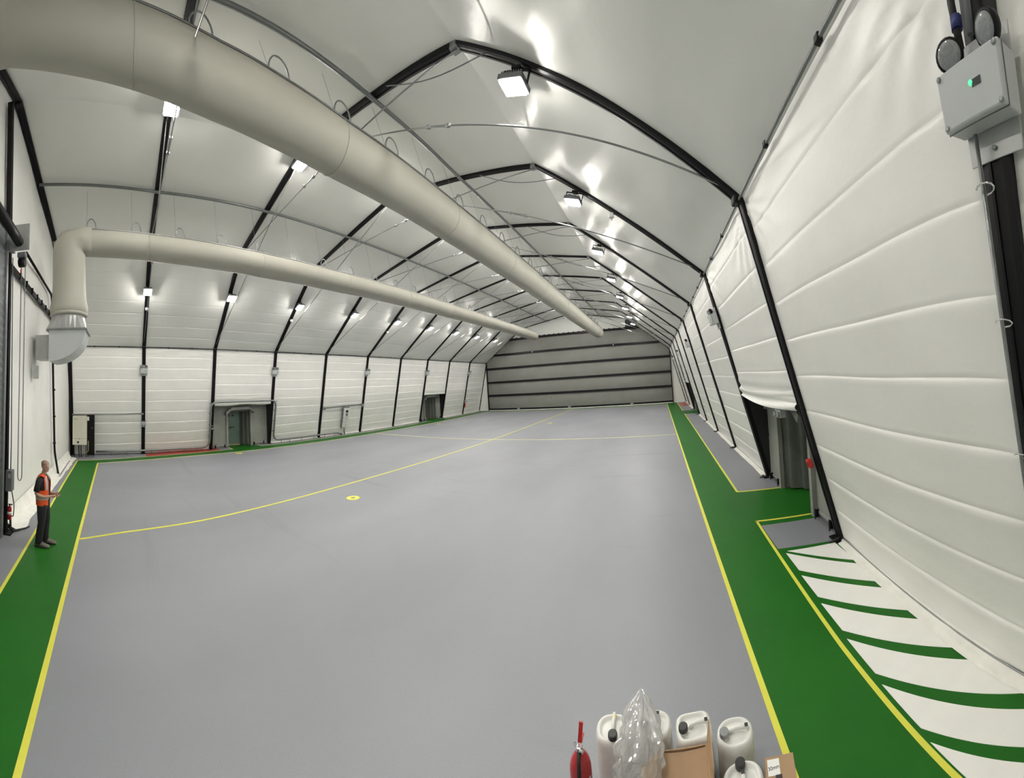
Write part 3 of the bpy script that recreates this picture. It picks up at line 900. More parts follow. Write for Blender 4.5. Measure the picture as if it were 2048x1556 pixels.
# ---------------------------------------------------------------- emergency light units on the legs
def make_emergency():
    r = bpy.data.objects.new('emergency_light', None); COL.objects.link(r)
    # local: x along the wall, y out of the wall, z up the leg
    MB().box((0, 0.006, 0.0), (0.36, 0.012, 0.62), bev=0.004).build('back_plate', 'galv_pale', r)
    en = MB().box((0, 0.09, 0.0), (0.40, 0.155, 0.29), bev=0.012).build('enclosure', 'box_grey', r)
    MB().box((0, 0.155, 0.0), (0.405, 0.007, 0.295)).build('gasket', 'box_dark_grey', r)
    lid = MB().box((0, 0.178, 0.0), (0.40, 0.04, 0.29), bev=0.012).build('lid', 'box_grey', r)
    for sx in (-1, 1):
        for sz in (-1, 1):
            MB().lathe([(0.014, 0), (0.014, 0.006), (0.008, 0.008)], (sx * 0.18, 0.198, sz * 0.125), 10, axis=Matrix.Rotation(-pi / 2, 3, 'X')).build('screw', 'galv', lid)
        ax = Matrix.Rotation(sx * 0.35, 3, 'Z') @ Matrix.Rotation(-pi / 2 - 0.35, 3, 'X')
        hd = MB().lathe([(0.045, -0.05), (0.072, -0.02), (0.078, 0.0), (0.078, 0.022), (0.068, 0.026)], (sx * 0.125, 0.13, 0.235), 20, axis=ax).build('lamp_head', 'black_steel', r)
        MB().lathe([(0.066, 0.024), (0.064, 0.030), (0.04, 0.034)], (sx * 0.125, 0.13, 0.235), 20, axis=ax).build('lens', 'lens_glass', hd)
        MB().tube([(sx * 0.125, 0.10, 0.14), (sx * 0.125, 0.11, 0.19)], 0.018, 8).build('swivel', 'black_steel', hd)
    MB().box((-0.05, 0.199, 0.01), (0.055, 0.004, 0.035)).build('display', 'screen_dark', lid)
    MB().lathe([(0.013, 0), (0.011, 0.006)], (-0.015, 0.198, 0.018), 10, axis=Matrix.Rotation(-pi / 2, 3, 'X')).build('indicator', 'led_green', lid)
    MB().lathe([(0.014, 0), (0.014, 0.012), (0.008, 0.016)], (0, 0.014, -0.25), 10, axis=Matrix.Rotation(-pi / 2, 3, 'X')).build('bolt', 'galv', r)
    return r
emg = make_emergency()
eu = [False]
def leg_axes(side):
    n = nL if side < 0 else nR
    up = Vector((-side * (B - E), 0, HE)).normalized()
    x = n.cross(up)                                 # along the wall
    return Matrix((x, n, up)).transposed(), n, up
def leg_pt(side, i, z, inn=0.12):
    n = nL if side < 0 else nR
    p = S(i, *( (LB if side < 0 else RB) )); q = S(i, *((LE if side < 0 else RE)))
    return lerp(p, q, z / HE) + n * inn
for side in (-1, 1):
    M3, n, up = leg_axes(side)
    for i in (1, 3, 5, 7, 9):
        o = emg if not eu[0] else copy_tree(emg)
        eu[0] = True
        place(o, leg_pt(side, i, 4.82, 0.065) + (Vector((0, -0.02, 0)) if side > 0 and i == 1 else Vector((0, 0, 0))), M3)
        where = 'left' if side < 0 else 'right'
        lab = 'grey twin-lamp emergency light high on the %s wall, %s from the near end' % (where, ORD[i // 2])
        if side > 0 and i == 1: lab = 'big close grey emergency light box with green indicator, top right'
        tag(o, lab, 'emergency light', 'emergency light units on the legs')

# conduit with clips on the nearest right leg
r = thing('conduit', 'thin grey conduit clipped down the nearest right leg', 'conduit', leg_pt(1, 1, 0.2))
MB().tube([leg_pt(1, 1, z, 0.15) + Vector((0, 0.05, 0)) for z in (4.65, 3.5, 2.2, 1.0, 0.2)], 0.012, 6).build('tube', 'galv', r)
for z in (4.35, 3.55, 2.6, 1.6):
    c = leg_pt(1, 1, z, 0.16) + Vector((0, 0.03, 0))
    MB().tube([c + Vector((0, 0.06 * cos(a), 0.03 * sin(a))) + nR * (0.03 * sin(a) + 0.0) for a in [RAD(20 + 32 * k) for k in range(10)]], 0.006, 5).build('clip', 'chrome', r)
r = thing('cable', 'dark cables with blue glands running up behind the close emergency light', 'cable', leg_pt(1, 1, 5.2))
MB().tube([leg_pt(1, 1, z, 0.16) + Vector((0, dy, 0)) for z, dy in ((5.08, 0.06), (5.3, 0.08), (5.6, 0.07), (6.0, 0.05))], 0.022, 8).build('cable_run', 'black_rubber', r)
MB().tube([leg_pt(1, 1, z, 0.17) + Vector((0, dy, 0)) for z, dy in ((5.10, -0.02), (5.4, -0.03), (6.0, -0.02))], 0.018, 8).build('cable_run', 'box_dark_grey', r)
for z, dy in ((5.2, 0.065), (5.45, 0.078)):
    MB().tube([leg_pt(1, 1, z - 0.03, 0.16) + Vector((0, dy, 0)), leg_pt(1, 1, z + 0.03, 0.16) + Vector((0, dy, 0))], 0.032, 10).build('gland', 'blue_cable', r)
# small junction boxes on rafters and legs
for side, i, tt, lab in ((-1, 1, 0.45, 'small white junction box under the first left floodlight'), (-1, 3, 0.45, 'small white junction box under the third left floodlight'), (-1, 5, 0.45, 'small white junction box under the fifth left floodlight'), (1, 3, 0.52, 'small white junction box on the third right rafter')):
    a, b = (LE, LK) if side < 0 else (RE, RK)
    p = secp(i, a, b, tt); d = secp(i, a, b, 1) - secp(i, a, b, 0)
    n = Vector((d.z, 0, -d.x)).normalized()
    if n.z > 0: n = -n
    mb = MB(); mb.box(p + n * 0.15, (0.13, 0.13, 0.13), bev=0.015); mb.tube([p + n * 0.15 + Vector((0, 0.05, 0)), p + n * 0.15 + Vector((0, 0.05, -0.12))], 0.012, 6)
    tag(mb.build('junction_box', 'white_panel'), lab, 'box')

# ---------------------------------------------------------------- entrance porches
def porch(idx, side, i, y0, y1, htop, label, detail):
    root = sroot('door_%d' % idx, (wall_x(side, (y0 + y1) / 2, 0), (y0 + y1) / 2, 0))
    root['label'] = label
    ya, yb = YF[i] + 0.10, YF[i + 1] - 0.10
    def bx(y, d=0.06): return wall_x(side, y, 0) + side * d       # vertical back wall
    def wx(y, z): return wall_x(side, y, z) + side * 0.08
    hd = 2.28
    # back wall: two flat fabric panels and a lintel
    for a, b in ((ya, y0), (y1, yb)):
        def fn(u, v, a=a, b=b):
            y = lerp(a, b, u); z = v * htop
            return Vector((bx(y) + side * 0.03 * nz(y * 2, z * 2, idx, 1.0), y, z))
        MB().grid(fn, 16, 20).build('side_panel', 'porch_fabric', root, recalc=False)
        MB().box(((bx(a) + bx(b)) / 2 - side * 0.04, (a + b) / 2, 0.16), (0.04, abs(b - a) * 0.8, 0.05)).build('panel_batten', 'galv_pale', root)
        MB().box(((bx(a) + bx(b)) / 2 - side * 0.03, (a + b) / 2, 0.03), (0.10, abs(b - a) * 0.95, 0.05)).build('panel_sill', 'box_dark_grey', root)
        for t in (0.2, 0.75):
            yy = lerp(a, b, t)
            mb = MB(); mb.box((bx(yy) - side * 0.08, yy, 0.14), (0.08, 0.07, 0.16), bev=0.01); mb.tube([(bx(yy) - side * 0.12, yy, 0.02), (bx(yy) - side * 0.12, yy, 0.24)], 0.014, 6)
            mb.build('clamp', 'black_steel', root)
    def fn(u, v):
        y = lerp(y0, y1, u); return Vector((bx(y) - side * 0.0, y, lerp(hd, htop, v)))
    MB().grid(fn, 10, 4).build('lintel_panel', 'porch_fabric', root, recalc=False)
    def fn(u, v):
        y = lerp(ya, yb, u); return Vector((lerp(bx(y), wx(y, htop), v), y, htop - 0.002))
    MB().grid(fn, 10, 4).build('soffit', 'porch_fabric', root, recalc=False)
    for y in (ya, yb):                                # triangular cheeks
        mb = MB()
        for o in (0, 0.03):
            mb.add([(bx(y), y + o, 0), (wx(y, htop), y + o, htop), (bx(y), y + o, htop)], [(0, 1, 2)])
        mb.build('cheek', 'black_rubber' if y == yb or side > 0 else 'porch_fabric', root)
    # doorway passage behind
    dep = 0.7
    mb = MB()
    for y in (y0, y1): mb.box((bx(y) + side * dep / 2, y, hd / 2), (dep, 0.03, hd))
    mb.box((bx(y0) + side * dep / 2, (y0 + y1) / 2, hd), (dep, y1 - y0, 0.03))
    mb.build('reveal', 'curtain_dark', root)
    ym = (y0 + y1) / 2
    xx = bx(ym) + side * dep
    lf = MB().box((xx, lerp(y0, y1, 0.36), hd / 2), (0.05, (y1 - y0) * 0.66, hd), bev=0.006).build('door_leaf', detail, root)
    MB().box((xx - side * 0.03, lerp(y0, y1, 0.36), 0.05), (0.02, (y1 - y0) * 0.6, 0.07)).build('kick_board', 'timber', lf)
    for (ty, tz, w, h) in ((0.18, 1.98, 0.15, 0.11), (0.38, 1.98, 0.15, 0.11), (0.33, 1.22, 0.42, 0.06), (0.24, 1.14, 0.26, 0.05)):
        MB().box((xx - side * 0.032, lerp(y0, y1, ty), tz), (0.01, w, h)).build('door_sign', 'ink', lf)
    MB().box((xx - side * 0.06, lerp(y0, y1, 0.60), 1.05), (0.05, 0.16, 0.04), bev=0.01).build('handle', 'galv', lf)
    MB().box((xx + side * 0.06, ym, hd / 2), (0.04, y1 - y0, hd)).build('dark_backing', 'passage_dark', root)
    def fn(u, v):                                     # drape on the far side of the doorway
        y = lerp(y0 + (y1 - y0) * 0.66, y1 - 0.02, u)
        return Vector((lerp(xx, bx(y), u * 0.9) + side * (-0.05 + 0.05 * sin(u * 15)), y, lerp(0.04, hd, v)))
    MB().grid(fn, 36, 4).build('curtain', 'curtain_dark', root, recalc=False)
    # three-sided padded hood over the doorway
    pts = [(y0 - 0.22, hd - 0.02), (y0 + 0.16, hd + 0.26), (y1 - 0.16, hd + 0.30), (y1 + 0.22, hd + 0.06)]
    for k in range(3):
        (ya_, za), (yb_, zb) = pts[k], pts[k + 1]
        def q(y, z, d): return Vector((bx(y) - side * d, y, z))
        vs = [q(ya_, za, 0.0), q(yb_, zb, 0.0), q(yb_, zb, 0.34), q(ya_, za, 0.34), q(ya_, za - 0.16, 0.38), q(yb_, zb - 0.16, 0.38), q(ya_, za - 0.2, 0.0), q(yb_, zb - 0.2, 0.0)]
        MB().add(vs, [(0, 1, 2, 3), (3, 2, 5, 4), (4, 5, 7, 6), (0, 3, 4, 6), (1, 7, 5, 2)]).build('hood_segment', 'porch_fabric', root)
    for y in (y0 - 0.08, y1 + 0.08):
        MB().bar((bx(y) - side * 0.05, y, 0), (bx(y) - side * 0.05, y, hd), 0.12, 0.10).build('jamb_pad', 'porch_fabric', root)
    return root
porch(1, -1, 2, 9.22, 10.75, 2.78, 'grey entrance porch with green door in the left wall', 'green_door')
porch(2, -1, 7, 28.95, 30.75, 2.62, 'small far entrance porch in the left wall', 'curtain_dark')
porch(3, 1, 2, 9.20, 10.95, 2.60, 'dark entrance porch in the right wall near the hatched floor', 'curtain_dark')
porch(4, 1, 7, 29.1, 30.8, 2.45, 'far entrance porch in the right wall', 'passage_dark')
# white valance strip over the left porch, drooping cloth over the right porch
y0, y1 = YF[2] + 0.12, YF[3] - 0.12
def fn(u, v):
    y = lerp(y0, y1, u)
    return Vector((wall_x(-1, y, 2.85) + 0.03 + 0.03 * sin(pi * v), y, lerp(2.72 - 0.03 * sin(u * 9), 2.90, v)))
MB().grid(fn, 30, 5).build('valance', 'skirt_fabric', wall_left, recalc=False)
def fn(u, v):
    y = lerp(YF[2] + 0.1, YF[3] - 0.1, u)
    z = lerp(2.48 + 0.06 * u - 0.10 * sin(pi * u), 3.45, v)
    f = (1 - v) ** 1.5
    return Vector((wall_x(1, y, z) + 0.05 - f * (0.12 + 0.05 * sin(v * 24 + u * 3)), y, z))
MB().grid(fn, 40, 30).build('valance', 'wall_membrane', wall_right, recalc=False)

# ---------------------------------------------------------------- left wall services
def lw(y, z, inn=0.14):
    return Vector((wall_x(-1, y, z), y, z)) + nL * inn
def smooth_path(pts, r=0.25, n=5):
    P = [Vector(p) for p in pts]; out = [P[0]]
    for a, b, c in zip(P, P[1:], P[2:]):
        d0 = (a - b); d1 = (c - b)
        q = min(r, d0.length * 0.45, d1.length * 0.45)
        s0, s1 = b + d0.normalized() * q, b + d1.normalized() * q
        for k in range(n + 1):
            t = k / n
            out.append(s0 * (1 - t) ** 2 + b * 2 * t * (1 - t) + s1 * t * t)
    out.append(P[-1])
    return out
r = thing('heating_pipe', 'grey pipe on short legs running low along the left wall and over the porch', 'pipe', lw(1.3, 0.0))
path = [lw(y, 0.26, 0.2) for y in (1.3, 3.0, 5.0, 7.0)] + [lw(7.86, 0.26, 0.2), lw(7.86, 2.0, 0.2), lw(7.86, 2.98, 0.2)] + [lw(10.0, 2.98, 0.2), lw(12.32, 2.98, 0.2), lw(12.32, 1.6, 0.2), lw(12.32, 0.30, 0.2), lw(13.4, 0.28, 0.2), lw(15.5, 0.27, 0.2), lw(17.7, 0.26, 0.2), lw(18.25, 0.10, 0.2)]
MB().tube(smooth_path(path, 0.42), 0.06, 10).build('tube', 'galv', r)
for y in (2.1, 3.0, 4.4, 5.4, 6.4, 7.15, 12.95, 13.6, 14.6, 15.6, 16.6, 17.5):
    p = lw(y, 0.26, 0.2)
    mb = MB(); mb.tube([(p.x, y, 0.0), (p.x, y, 0.26)], 0.018, 6); mb.box((p.x, y, 0.01), (0.1, 0.1, 0.02))
    mb.build('leg', 'galv', r)
for y in (7.86, 12.32):
    for z in (0.9, 1.6, 2.3, 2.9):
        MB().box(lw(y, z, 0.15), (0.13, 0.16, 0.05)).build('clamp', 'galv', r)
r = thing('conduit', 'straight dark conduit between the first two left legs above the boiler', 'conduit', lw(0.1, 2.37))
MB().tube([lw(0.05, 2.35, 0.12), lw(3.93, 2.40, 0.14)], 0.032, 8).build('tube', 'galv', r)
for y in (0.12, 3.86): MB().box(lw(y, 2.37, 0.13), (0.1, 0.1, 0.1), bev=0.01).build('fitting', 'galv', r)
# boiler cabinet
p = Vector((-9.56, 0.49, 0.68))
r = thing('boiler', 'cream wall boiler cabinet in the left corner', 'boiler', p)
MB().box(p + Vector((0, 0, 0.80)), (0.36, 0.76, 1.58), bev=0.02).build('casing', 'cream', r)
fx = p.x + 0.182
MB().box((fx, p.y, p.z + 0.36), (0.006, 0.70, 0.012)).build('panel_joint', 'box_dark_grey', r)
MB().box((fx, p.y - 0.01, p.z + 1.0), (0.005, 0.006, 1.1)).build('panel_joint', 'cream', r)
MB().box((fx + 0.003, p.y - 0.08, p.z + 0.16), (0.01, 0.10, 0.10)).build('display', 'screen_dark', r)
for k in range(2): MB().lathe([(0.03, 0), (0.028, 0.012)], (fx, p.y + 0.05 + 0.08 * k, p.z + 0.165), 12, axis=Matrix.Rotation(pi / 2, 3, 'Y')).build('knob', 'cream', r)
for k, w in enumerate((0.05, 0.09, 0.05)):
    MB().box((fx + 0.002, p.y - 0.30 + 0.085 * k, p.z + 1.42), (0.004, w * 0.8, 0.03)).build('badge_mark', 'box_dark_grey', r)
MB().lathe([(0.02, 0), (0.02, 0.01)], (fx, p.y - 0.01, p.z + 0.33), 10, axis=Matrix.Rotation(pi / 2, 3, 'Y')).build('latch', 'ink', r)
for dy, k in ((-0.3, 0), (-0.05, 0), (0.06, 0), (0.32, 1)):
    MB().tube([p + Vector((0.05, dy, 0.05)), p + Vector((0.05, dy, -0.3)), p + Vector((0.07, dy + 0.02, -0.55)), p + Vector((0.10, dy + 0.04, -0.66))], 0.03 if not k else 0.018, 8).build('hose', 'black_rubber', r)
# black equipment panel
p = Vector((-9.68, 1.06, 0.10))
r = thing('equipment_cabinet', 'tall black equipment panel beside the cream boiler', 'panel', p)
MB().box(p + Vector((0, 0, 1.12)), (0.22, 0.40, 2.22), bev=0.012).build('cabinet', 'black_steel', r)
for s in (-1, 1): MB().box(p + Vector((0, s * 0.17, -0.045)), (0.2, 0.04, 0.10)).build('foot', 'galv', r)
MB().box(p + Vector((0.112, -0.15, 2.02)), (0.004, 0.14, 0.22)).build('notice', 'paper', r)
MB().box(p + Vector((0.115, 0.08, 1.5)), (0.012, 0.11, 0.02)).build('handle', 'galv', r)
MB().tube([p + Vector((0.13, -0.12, 0.8)), p + Vector((0.13, -0.12, 0.25))], 0.022, 8).build('pipe', 'timber', r)
MB().tube([p + Vector((0.13, -0.12, 0.25)), p + Vector((0.16, -0.2, 0.18)), p + Vector((0.14, -0.24, 0.05))], 0.016, 6).build('earth_wire', 'yellow_green', r)
# control unit between the fifth and sixth legs
p = lw(18.38, 0.63, 0.26)
r = thing('control_unit', 'white wall control unit with display between two left legs', 'control unit', p)
up = Vector(((B - E), 0, HE)).normalized()
M3, _, _ = leg_axes(-1)
def ub(c, size, nm, m, par=r, bev=0.0): return MB().box(p + M3 @ Vector(c), size, M3, bev).build(nm, m, par)
ub((0, 0, 0.80), (0.50, 0.20, 1.55), 'casing', 'white_panel', bev=0.015)
ub((-0.03, -0.07, 0.80), (0.62, 0.10, 1.62), 'shade_backing', 'box_dark_grey', bev=0.01)  # added dark backing, stands in for shade along the casing's sides
ub((0, 0.0, 1.63), (0.42, 0.22, 0.14), 'top_cowl', 'box_dark_grey', bev=0.05)
ub((-0.0, 0.108, 1.30), (0.22, 0.012, 0.20), 'display', 'screen_dark')
ub((-0.0, 0.106, 1.04), (0.20, 0.01, 0.20), 'keypad', 'box_dark_grey')
for z in (0.83, 0.68, 0.45, 0.18): ub((0, 0.106, z), (0.28 if z > 0.6 else 0.16, 0.008, 0.03), 'louvre', 'box_dark_grey')
for z in (0.5, 0.8, 1.1, 1.4): ub((0.27, 0, z), (0.05, 0.1, 0.04), 'hinge', 'box_dark_grey')
MB().tube([p + M3 @ Vector((0, 0, 0.02)), p + M3 @ Vector((0.01, 0, -0.3)), p + M3 @ Vector((-0.05, 0.02, -0.55))], 0.05, 8).build('drain_pipe', 'galv', r)
r = thing('conduit', 'dark conduit bar behind the white control unit', 'conduit', lw(16.3, 2.2))
MB().tube([lw(16.3, 2.22, 0.14), lw(18.3, 2.26, 0.10), lw(20.2, 2.28, 0.14)], 0.05, 8).build('tube', 'purlin_grey', r)
for y in (16.4, 20.1):
    MB().lathe([(0.11, 0), (0.14, 0.05), (0.09, 0.12)], lw(y, 2.2, 0.12), 12, axis=M3 @ Matrix.Rotation(-pi / 2, 3, 'X')).build('fitting', 'galv', r)
# switch and socket boxes on legs
for side, i, z, lab in ((-1, 1, 1.78, 'grey switch box low on the first left leg'), (-1, 9, 1.55, 'grey isolator box low on the ninth left leg'), (-1, 2, 1.35, 'small pale socket on the leg left of the green porch door')):
    M3_, n_, up_ = leg_axes(side)
    c = leg_pt(side, i, z)
    r = thing('switch_box', lab, 'switch', c)
    MB().box(c + n_ * 0.05, (0.24, 0.11, 0.28) if i != 2 else (0.1, 0.06, 0.12), M3_, 0.012).build('casing', 'box_grey', r)
    MB().box(c + n_ * 0.02 + up_ * 0.17, (0.26, 0.08, 0.05), M3_, 0.008).build('gland_plate', 'galv', r)
    for s in (-0.06, 0.06): MB().box(c + n_ * 0.11 + M3_ @ Vector((s, 0, -0.05)), (0.05, 0.03, 0.07), M3_, 0.006).build('switch', 'ink', r)
    if i == 9: MB().box(c + n_ * 0.06 - up_ * 0.5, (0.12, 0.09, 0.5), M3_, 0.01).build('cover', 'red_plastic', r)
# red call point on the right leg by the porch
M3_, n_, up_ = leg_axes(1)
c = leg_pt(1, 2, 1.55) + Vector((0, 0.05, 0))
r = thing('call_point', 'red fire call point on the leg beside the right porch', 'call point', c)
MB().box(c + n_ * 0.03, (0.13, 0.08, 0.15), M3_, 0.014).build('body', 'red_plastic', r)
MB().box(c + n_ * 0.075, (0.09, 0.01, 0.10), M3_, 0.003).build('face', 'red_metal', r)
MB().lathe([(0.02, 0), (0.018, 0.012)], c + n_ * 0.08, 12, axis=M3_ @ Matrix.Rotation(-pi / 2, 3, 'X')).build('button', 'ink', r)
# motor unit inside the right porch head
c = Vector((wall_x(1, 9.3, 2.35) + 0.02, 9.3, 2.30))
r = thing('exit_light', 'pale twin-spot light unit under the right porch head', 'light', c)
MB().box(c, (0.14, 0.30, 0.18), bev=0.015).build('casing', 'box_grey', r)
for s in (-1, 1): MB().lathe([(0.055, 0), (0.06, 0.03), (0.05, 0.04)], c + Vector((-0.08, s * 0.09, -0.02)), 14, axis=Matrix.Rotation(-pi / 2, 3, 'Y')).build('lamp_head', 'lens_glass', r)

# ---------------------------------------------------------------- near gable: roller shutter, post, rails, chain
door6 = sroot('door_6', (1.3, -0.05, 0)); door6['label'] = 'dark roller shutter at the left edge of the near gable'
for k in range(37):
    z = 0.1 + 0.2 * k
    MB().extrude((1.33, -0.04, z), (5.1, -0.04, z), [(-0.1, -0.012), (0.0, -0.03), (0.098, -0.012), (0.098, 0.012), (-0.1, 0.012)], side=(0, 0, 1)).build('slat', 'box_dark_grey', door6)
MB().box((1.27, -0.02, 3.75), (0.12, 0.12, 7.5)).build('guide_rail', 'galv', door6)
MB().tube([(1.15, 0.30, 7.1), (1.9, 0.30, 7.14), (5.1, 0.30, 7.16)], 0.115, 16).build('barrel', 'black_steel', door6)
MB().box((1.22, 0.28, 7.22), (0.03, 0.56, 0.66), bev=0.008).build('end_plate', 'galv_pale', door6)
MB().box((1.12, 0.08, 7.22), (0.16, 0.16, 0.62), bev=0.008).build('mount_plate', 'box_grey', door6)
MB().box((1.10, 0.34, 6.82), (0.14, 0.22, 0.14), bev=0.03).build('gear_case', 'box_dark_grey', door6)
MB().tube([(1.02, 0.24, 6.66), (1.02, 0.40, 6.66)], 0.11, 14).build('chain_wheel', 'black_steel', door6)
MB().box((1.0, 0.29, 6.45), (0.03, 0.03, 0.10)).build('release_tag', 'red_plastic', door6)
pts = [(0.98, 0.29, z) for z in (6.6, 4.0, 2.0, 1.4)] + [(0.98, 0.29 + 0.05 * (1 - cos(a)), 1.4 - 0.13 * sin(a)) for a in [pi * k / 8 for k in range(1, 8)]] + [(0.98, 0.39, z) for z in (1.4, 3.0, 5.0, 6.6)]
tag(MB().tube(pts, 0.012, 6).build('hand_chain', 'galv'), 'long looped hand chain hanging by the near gable sheet', 'chain')
r = thing('gable_post', 'tall black post of the near gable beside the roller shutter', 'post', (0.95, 0.0, 0))
MB().extrude((0.98, 0.0, 0), (1.12, 0.0, 10.9), [(a * 0.75, b) for a, b in PROF], side=(1, 0, 0)).build('shaft', 'black_steel', r)
MB().box((0.98, 0.02, 0.015), (0.3, 0.34, 0.03)).build('base_plate', 'black_steel', r)
MB().tube([(0.95, 0.12, 0.35), (0.95, 0.13, 0.12), (0.92, 0.18, 0.04), (0.6, 0.40, 0.02), (0.45, 0.46, 0.014)], [0.028, 0.028, 0.026, 0.02, 0.012], 8).build('foot_bumper', 'black_rubber', r)
r = thing('gable_rail', 'black bolted rail running across the near gable', 'rail', (1.0, 0.0, 6.65))
MB().bar((1.0, -0.02, 6.66), (-8.3, -0.02, 6.5), 0.09, 0.13, side=(0, 1, 0)).build('beam', 'black_steel', r)
for k in range(13):
    x = 0.2 - 0.62 * k
    MB().box((x, 0.03, 6.65 + 0.013 * (x - 1) * 1.3), (0.045, 0.07, 0.19), bev=0.008).build('bolt', 'black_steel', r)
r = thing('gable_cable', 'black cable tube dropping down the near gable by the duct hood', 'cable', (-4.9, 0.0, 0))
MB().tube(smooth_path([(-0.5, -0.02, 7.62), (-4.2, -0.02, 7.45), (-4.65, -0.02, 4.0), (-5.0, 0.0, 1.0), (-5.25, 0.12, 0.02)], 0.25), 0.045, 8).build('tube', 'black_steel', r)
for z in (6.9, 5.8, 4.7, 3.6, 2.5, 1.4): MB().box((-4.25 - 0.10 * (7.4 - z), 0.02, z), (0.13, 0.1, 0.07)).build('clip', 'black_steel', r)
tag(MB().tube([(-4.9 + 0.1 * k * 0 - 4.6 * k / 6, 0.22 - 0.02 * k, 0.03) for k in range(7)], 0.03, 8).build('floor_pipe', 'galv'), 'thin grey pipe lying along the base of the near gable', 'pipe')
c = Vector((0.98, 0.10, 1.26))
r = thing('control_box', 'dark grey shutter control box on the black gable post', 'control box', c)
MB().box(c, (0.2, 0.16, 0.50), bev=0.015).build('casing', 'box_dark_grey', r)
MB().box(c + Vector((0.102, 0.02, 0.12)), (0.006, 0.06, 0.1)).build('label_plate', 'galv_pale', r)
MB().tube(smooth_path([c + Vector((-0.0, 0.05, -0.24)), c + Vector((-0.0, 0.12, -0.6)), c + Vector((-0.0, 0.10, -0.86)), c + Vector((0.0, 0.02, -0.84))], 0.1), 0.012, 6).build('cable', 'black_rubber', r)
MB().tube([c + Vector((-0.05, 0.0, 0.24)), c + Vector((-0.12, -0.02, 0.8)), c + Vector((-0.1, -0.04, 3.0)), c + Vector((-0.05, -0.05, 5.6))], 0.014, 6).build('cable', 'box_dark_grey', r)
c = Vector((1.02, 0.12, 0.34))
r = thing('fire_extinguisher', 'small red extinguisher at the foot of the black gable post', 'extinguisher', c)
MB().lathe([(0.02, 0), (0.045, 0.004), (0.05, 0.02), (0.05, 0.26), (0.038, 0.30), (0.018, 0.315), (0.018, 0.34)], c, 16).build('cylinder', 'red_metal', r)
MB().lathe([(0.0512, 0.12), (0.0512, 0.19)], c, 16).build('label_band', 'paper', r)
MB().box(c + Vector((0, 0.02, 0.355)), (0.025, 0.10, 0.025), bev=0.006).build('lever', 'black_steel', r)
# ---------------------------------------------------------------- foreground: jerrycans, carton, bag, extinguisher
def sq_ring(a, b, z, ex=3.2, n=36, cx=0.0, cy=0.0):
    out = []
    for k in range(n):
        t = 2 * pi * k / n
        c, s = cos(t), sin(t)
        out.append(Vector((cx + a * math.copysign(abs(c) ** (2 / ex), c), cy + b * math.copysign(abs(s) ** (2 / ex), s), z)))
    return out
def jerrycan(x, y, rz, label, cap=(0.0, -0.075), hand=(0.0, 0.03), hrot=0.0, capm='cap_black', mark='ink', ex=3.0, markpos=(0, 0.08)):
    """local: x width, y depth; the cap sits at `cap` on the top"""
    r = thing('jerrycan', label, 'jerrycan', (0, 0, 0), 'jerrycans in the foreground')
    a, b, h = 0.143, 0.122, 0.395
    rings = [sq_ring(a * .9, b * .9, 0, ex), sq_ring(a, b, 0.018, ex), sq_ring(a, b, 0.10, ex), sq_ring(a * .985, b * .985, 0.115, ex), sq_ring(a, b, 0.13, ex), sq_ring(a, b, 0.26, ex), sq_ring(a * .985, b * .985, 0.275, ex), sq_ring(a, b, 0.29, ex),
             sq_ring(a, b, h - 0.05, ex), sq_ring(a * .97, b * .97, h - 0.022, ex), sq_ring(a * .90, b * .90, h - 0.006, ex), sq_ring(a * .82, b * .82, h, ex), sq_ring(a * .74, b * .74, h - 0.004, ex),
             sq_ring(a * .70, b * .70, h - 0.022, ex), sq_ring(a * .60, b * .60, h - 0.026, ex), sq_ring(a * .50, b * .50, h - 0.018, 2.2), sq_ring(a * .12, b * .12, h - 0.016, 2.2)]
    MB().loft(rings).build('body', 'can_plastic', r)
    # handle bridge
    d = Vector((sin(hrot), cos(hrot), 0)); c0 = Vector((hand[0], hand[1], h))
    pts = [c0 - d * 0.075 + Vector((0, 0, -0.02)), c0 - d * 0.06 + Vector((0, 0, 0.008)), c0 - d * 0.03 + Vector((0, 0, 0.018)), c0 + d * 0.03 + Vector((0, 0, 0.018)), c0 + d * 0.06 + Vector((0, 0, 0.008)), c0 + d * 0.075 + Vector((0, 0, -0.02))]
    hb = MB().tube(pts, 0.016, 10).build('handle', 'can_plastic', r)
    mk = c0 + d * (0.055 if mark == 'ink' else 0.02) + Vector((0, 0, 0.030))
    MB().box(mk, (0.026, 0.026, 0.003), Matrix.Rotation(-hrot, 3, 'Z')).build('sticker', mark, hb)
    MB().lathe([(0.030, h - 0.03), (0.030, h - 0.002)], (cap[0], cap[1], 0), 18).build('neck', 'can_plastic', r)
    cp = []
    for z, rr in ((h - 0.002, 0.034), (h + 0.004, 0.036), (h + 0.030, 0.035), (h + 0.034, 0.030)):
        cp.append([Vector((cap[0] + rr * (1 + (0.05 if k % 2 else 0)) * cos(2 * pi * k / 28), cap[1] + rr * (1 + (0.05 if k % 2 else 0)) * sin(2 * pi * k / 28), z)) for k in range(28)])
    MB().loft(cp, smooth=False).build('cap', capm, r)
    r.location = (x, y, 0); r.rotation_euler = (0, 0, rz)
    return r
jerrycan(8.215, 5.385, 0.05, 'white jerrycan with black cap, beside the red extinguisher', cap=(0.0, -0.078), hand=(0.0, 0.035), mark='sticker_yellow', ex=2.5)
jerrycan(8.535, 5.42, -0.1, 'white jerrycan half hidden behind the crumpled plastic bag', cap=(-0.07, -0.03), hand=(0.03, 0.0), ex=2.6)
jerrycan(8.855, 5.365, 0.03, 'boxy white jerrycan with black cap behind the open carton', cap=(-0.085, -0.02), hand=(0.045, 0.0), hrot=pi / 2, ex=4.2)
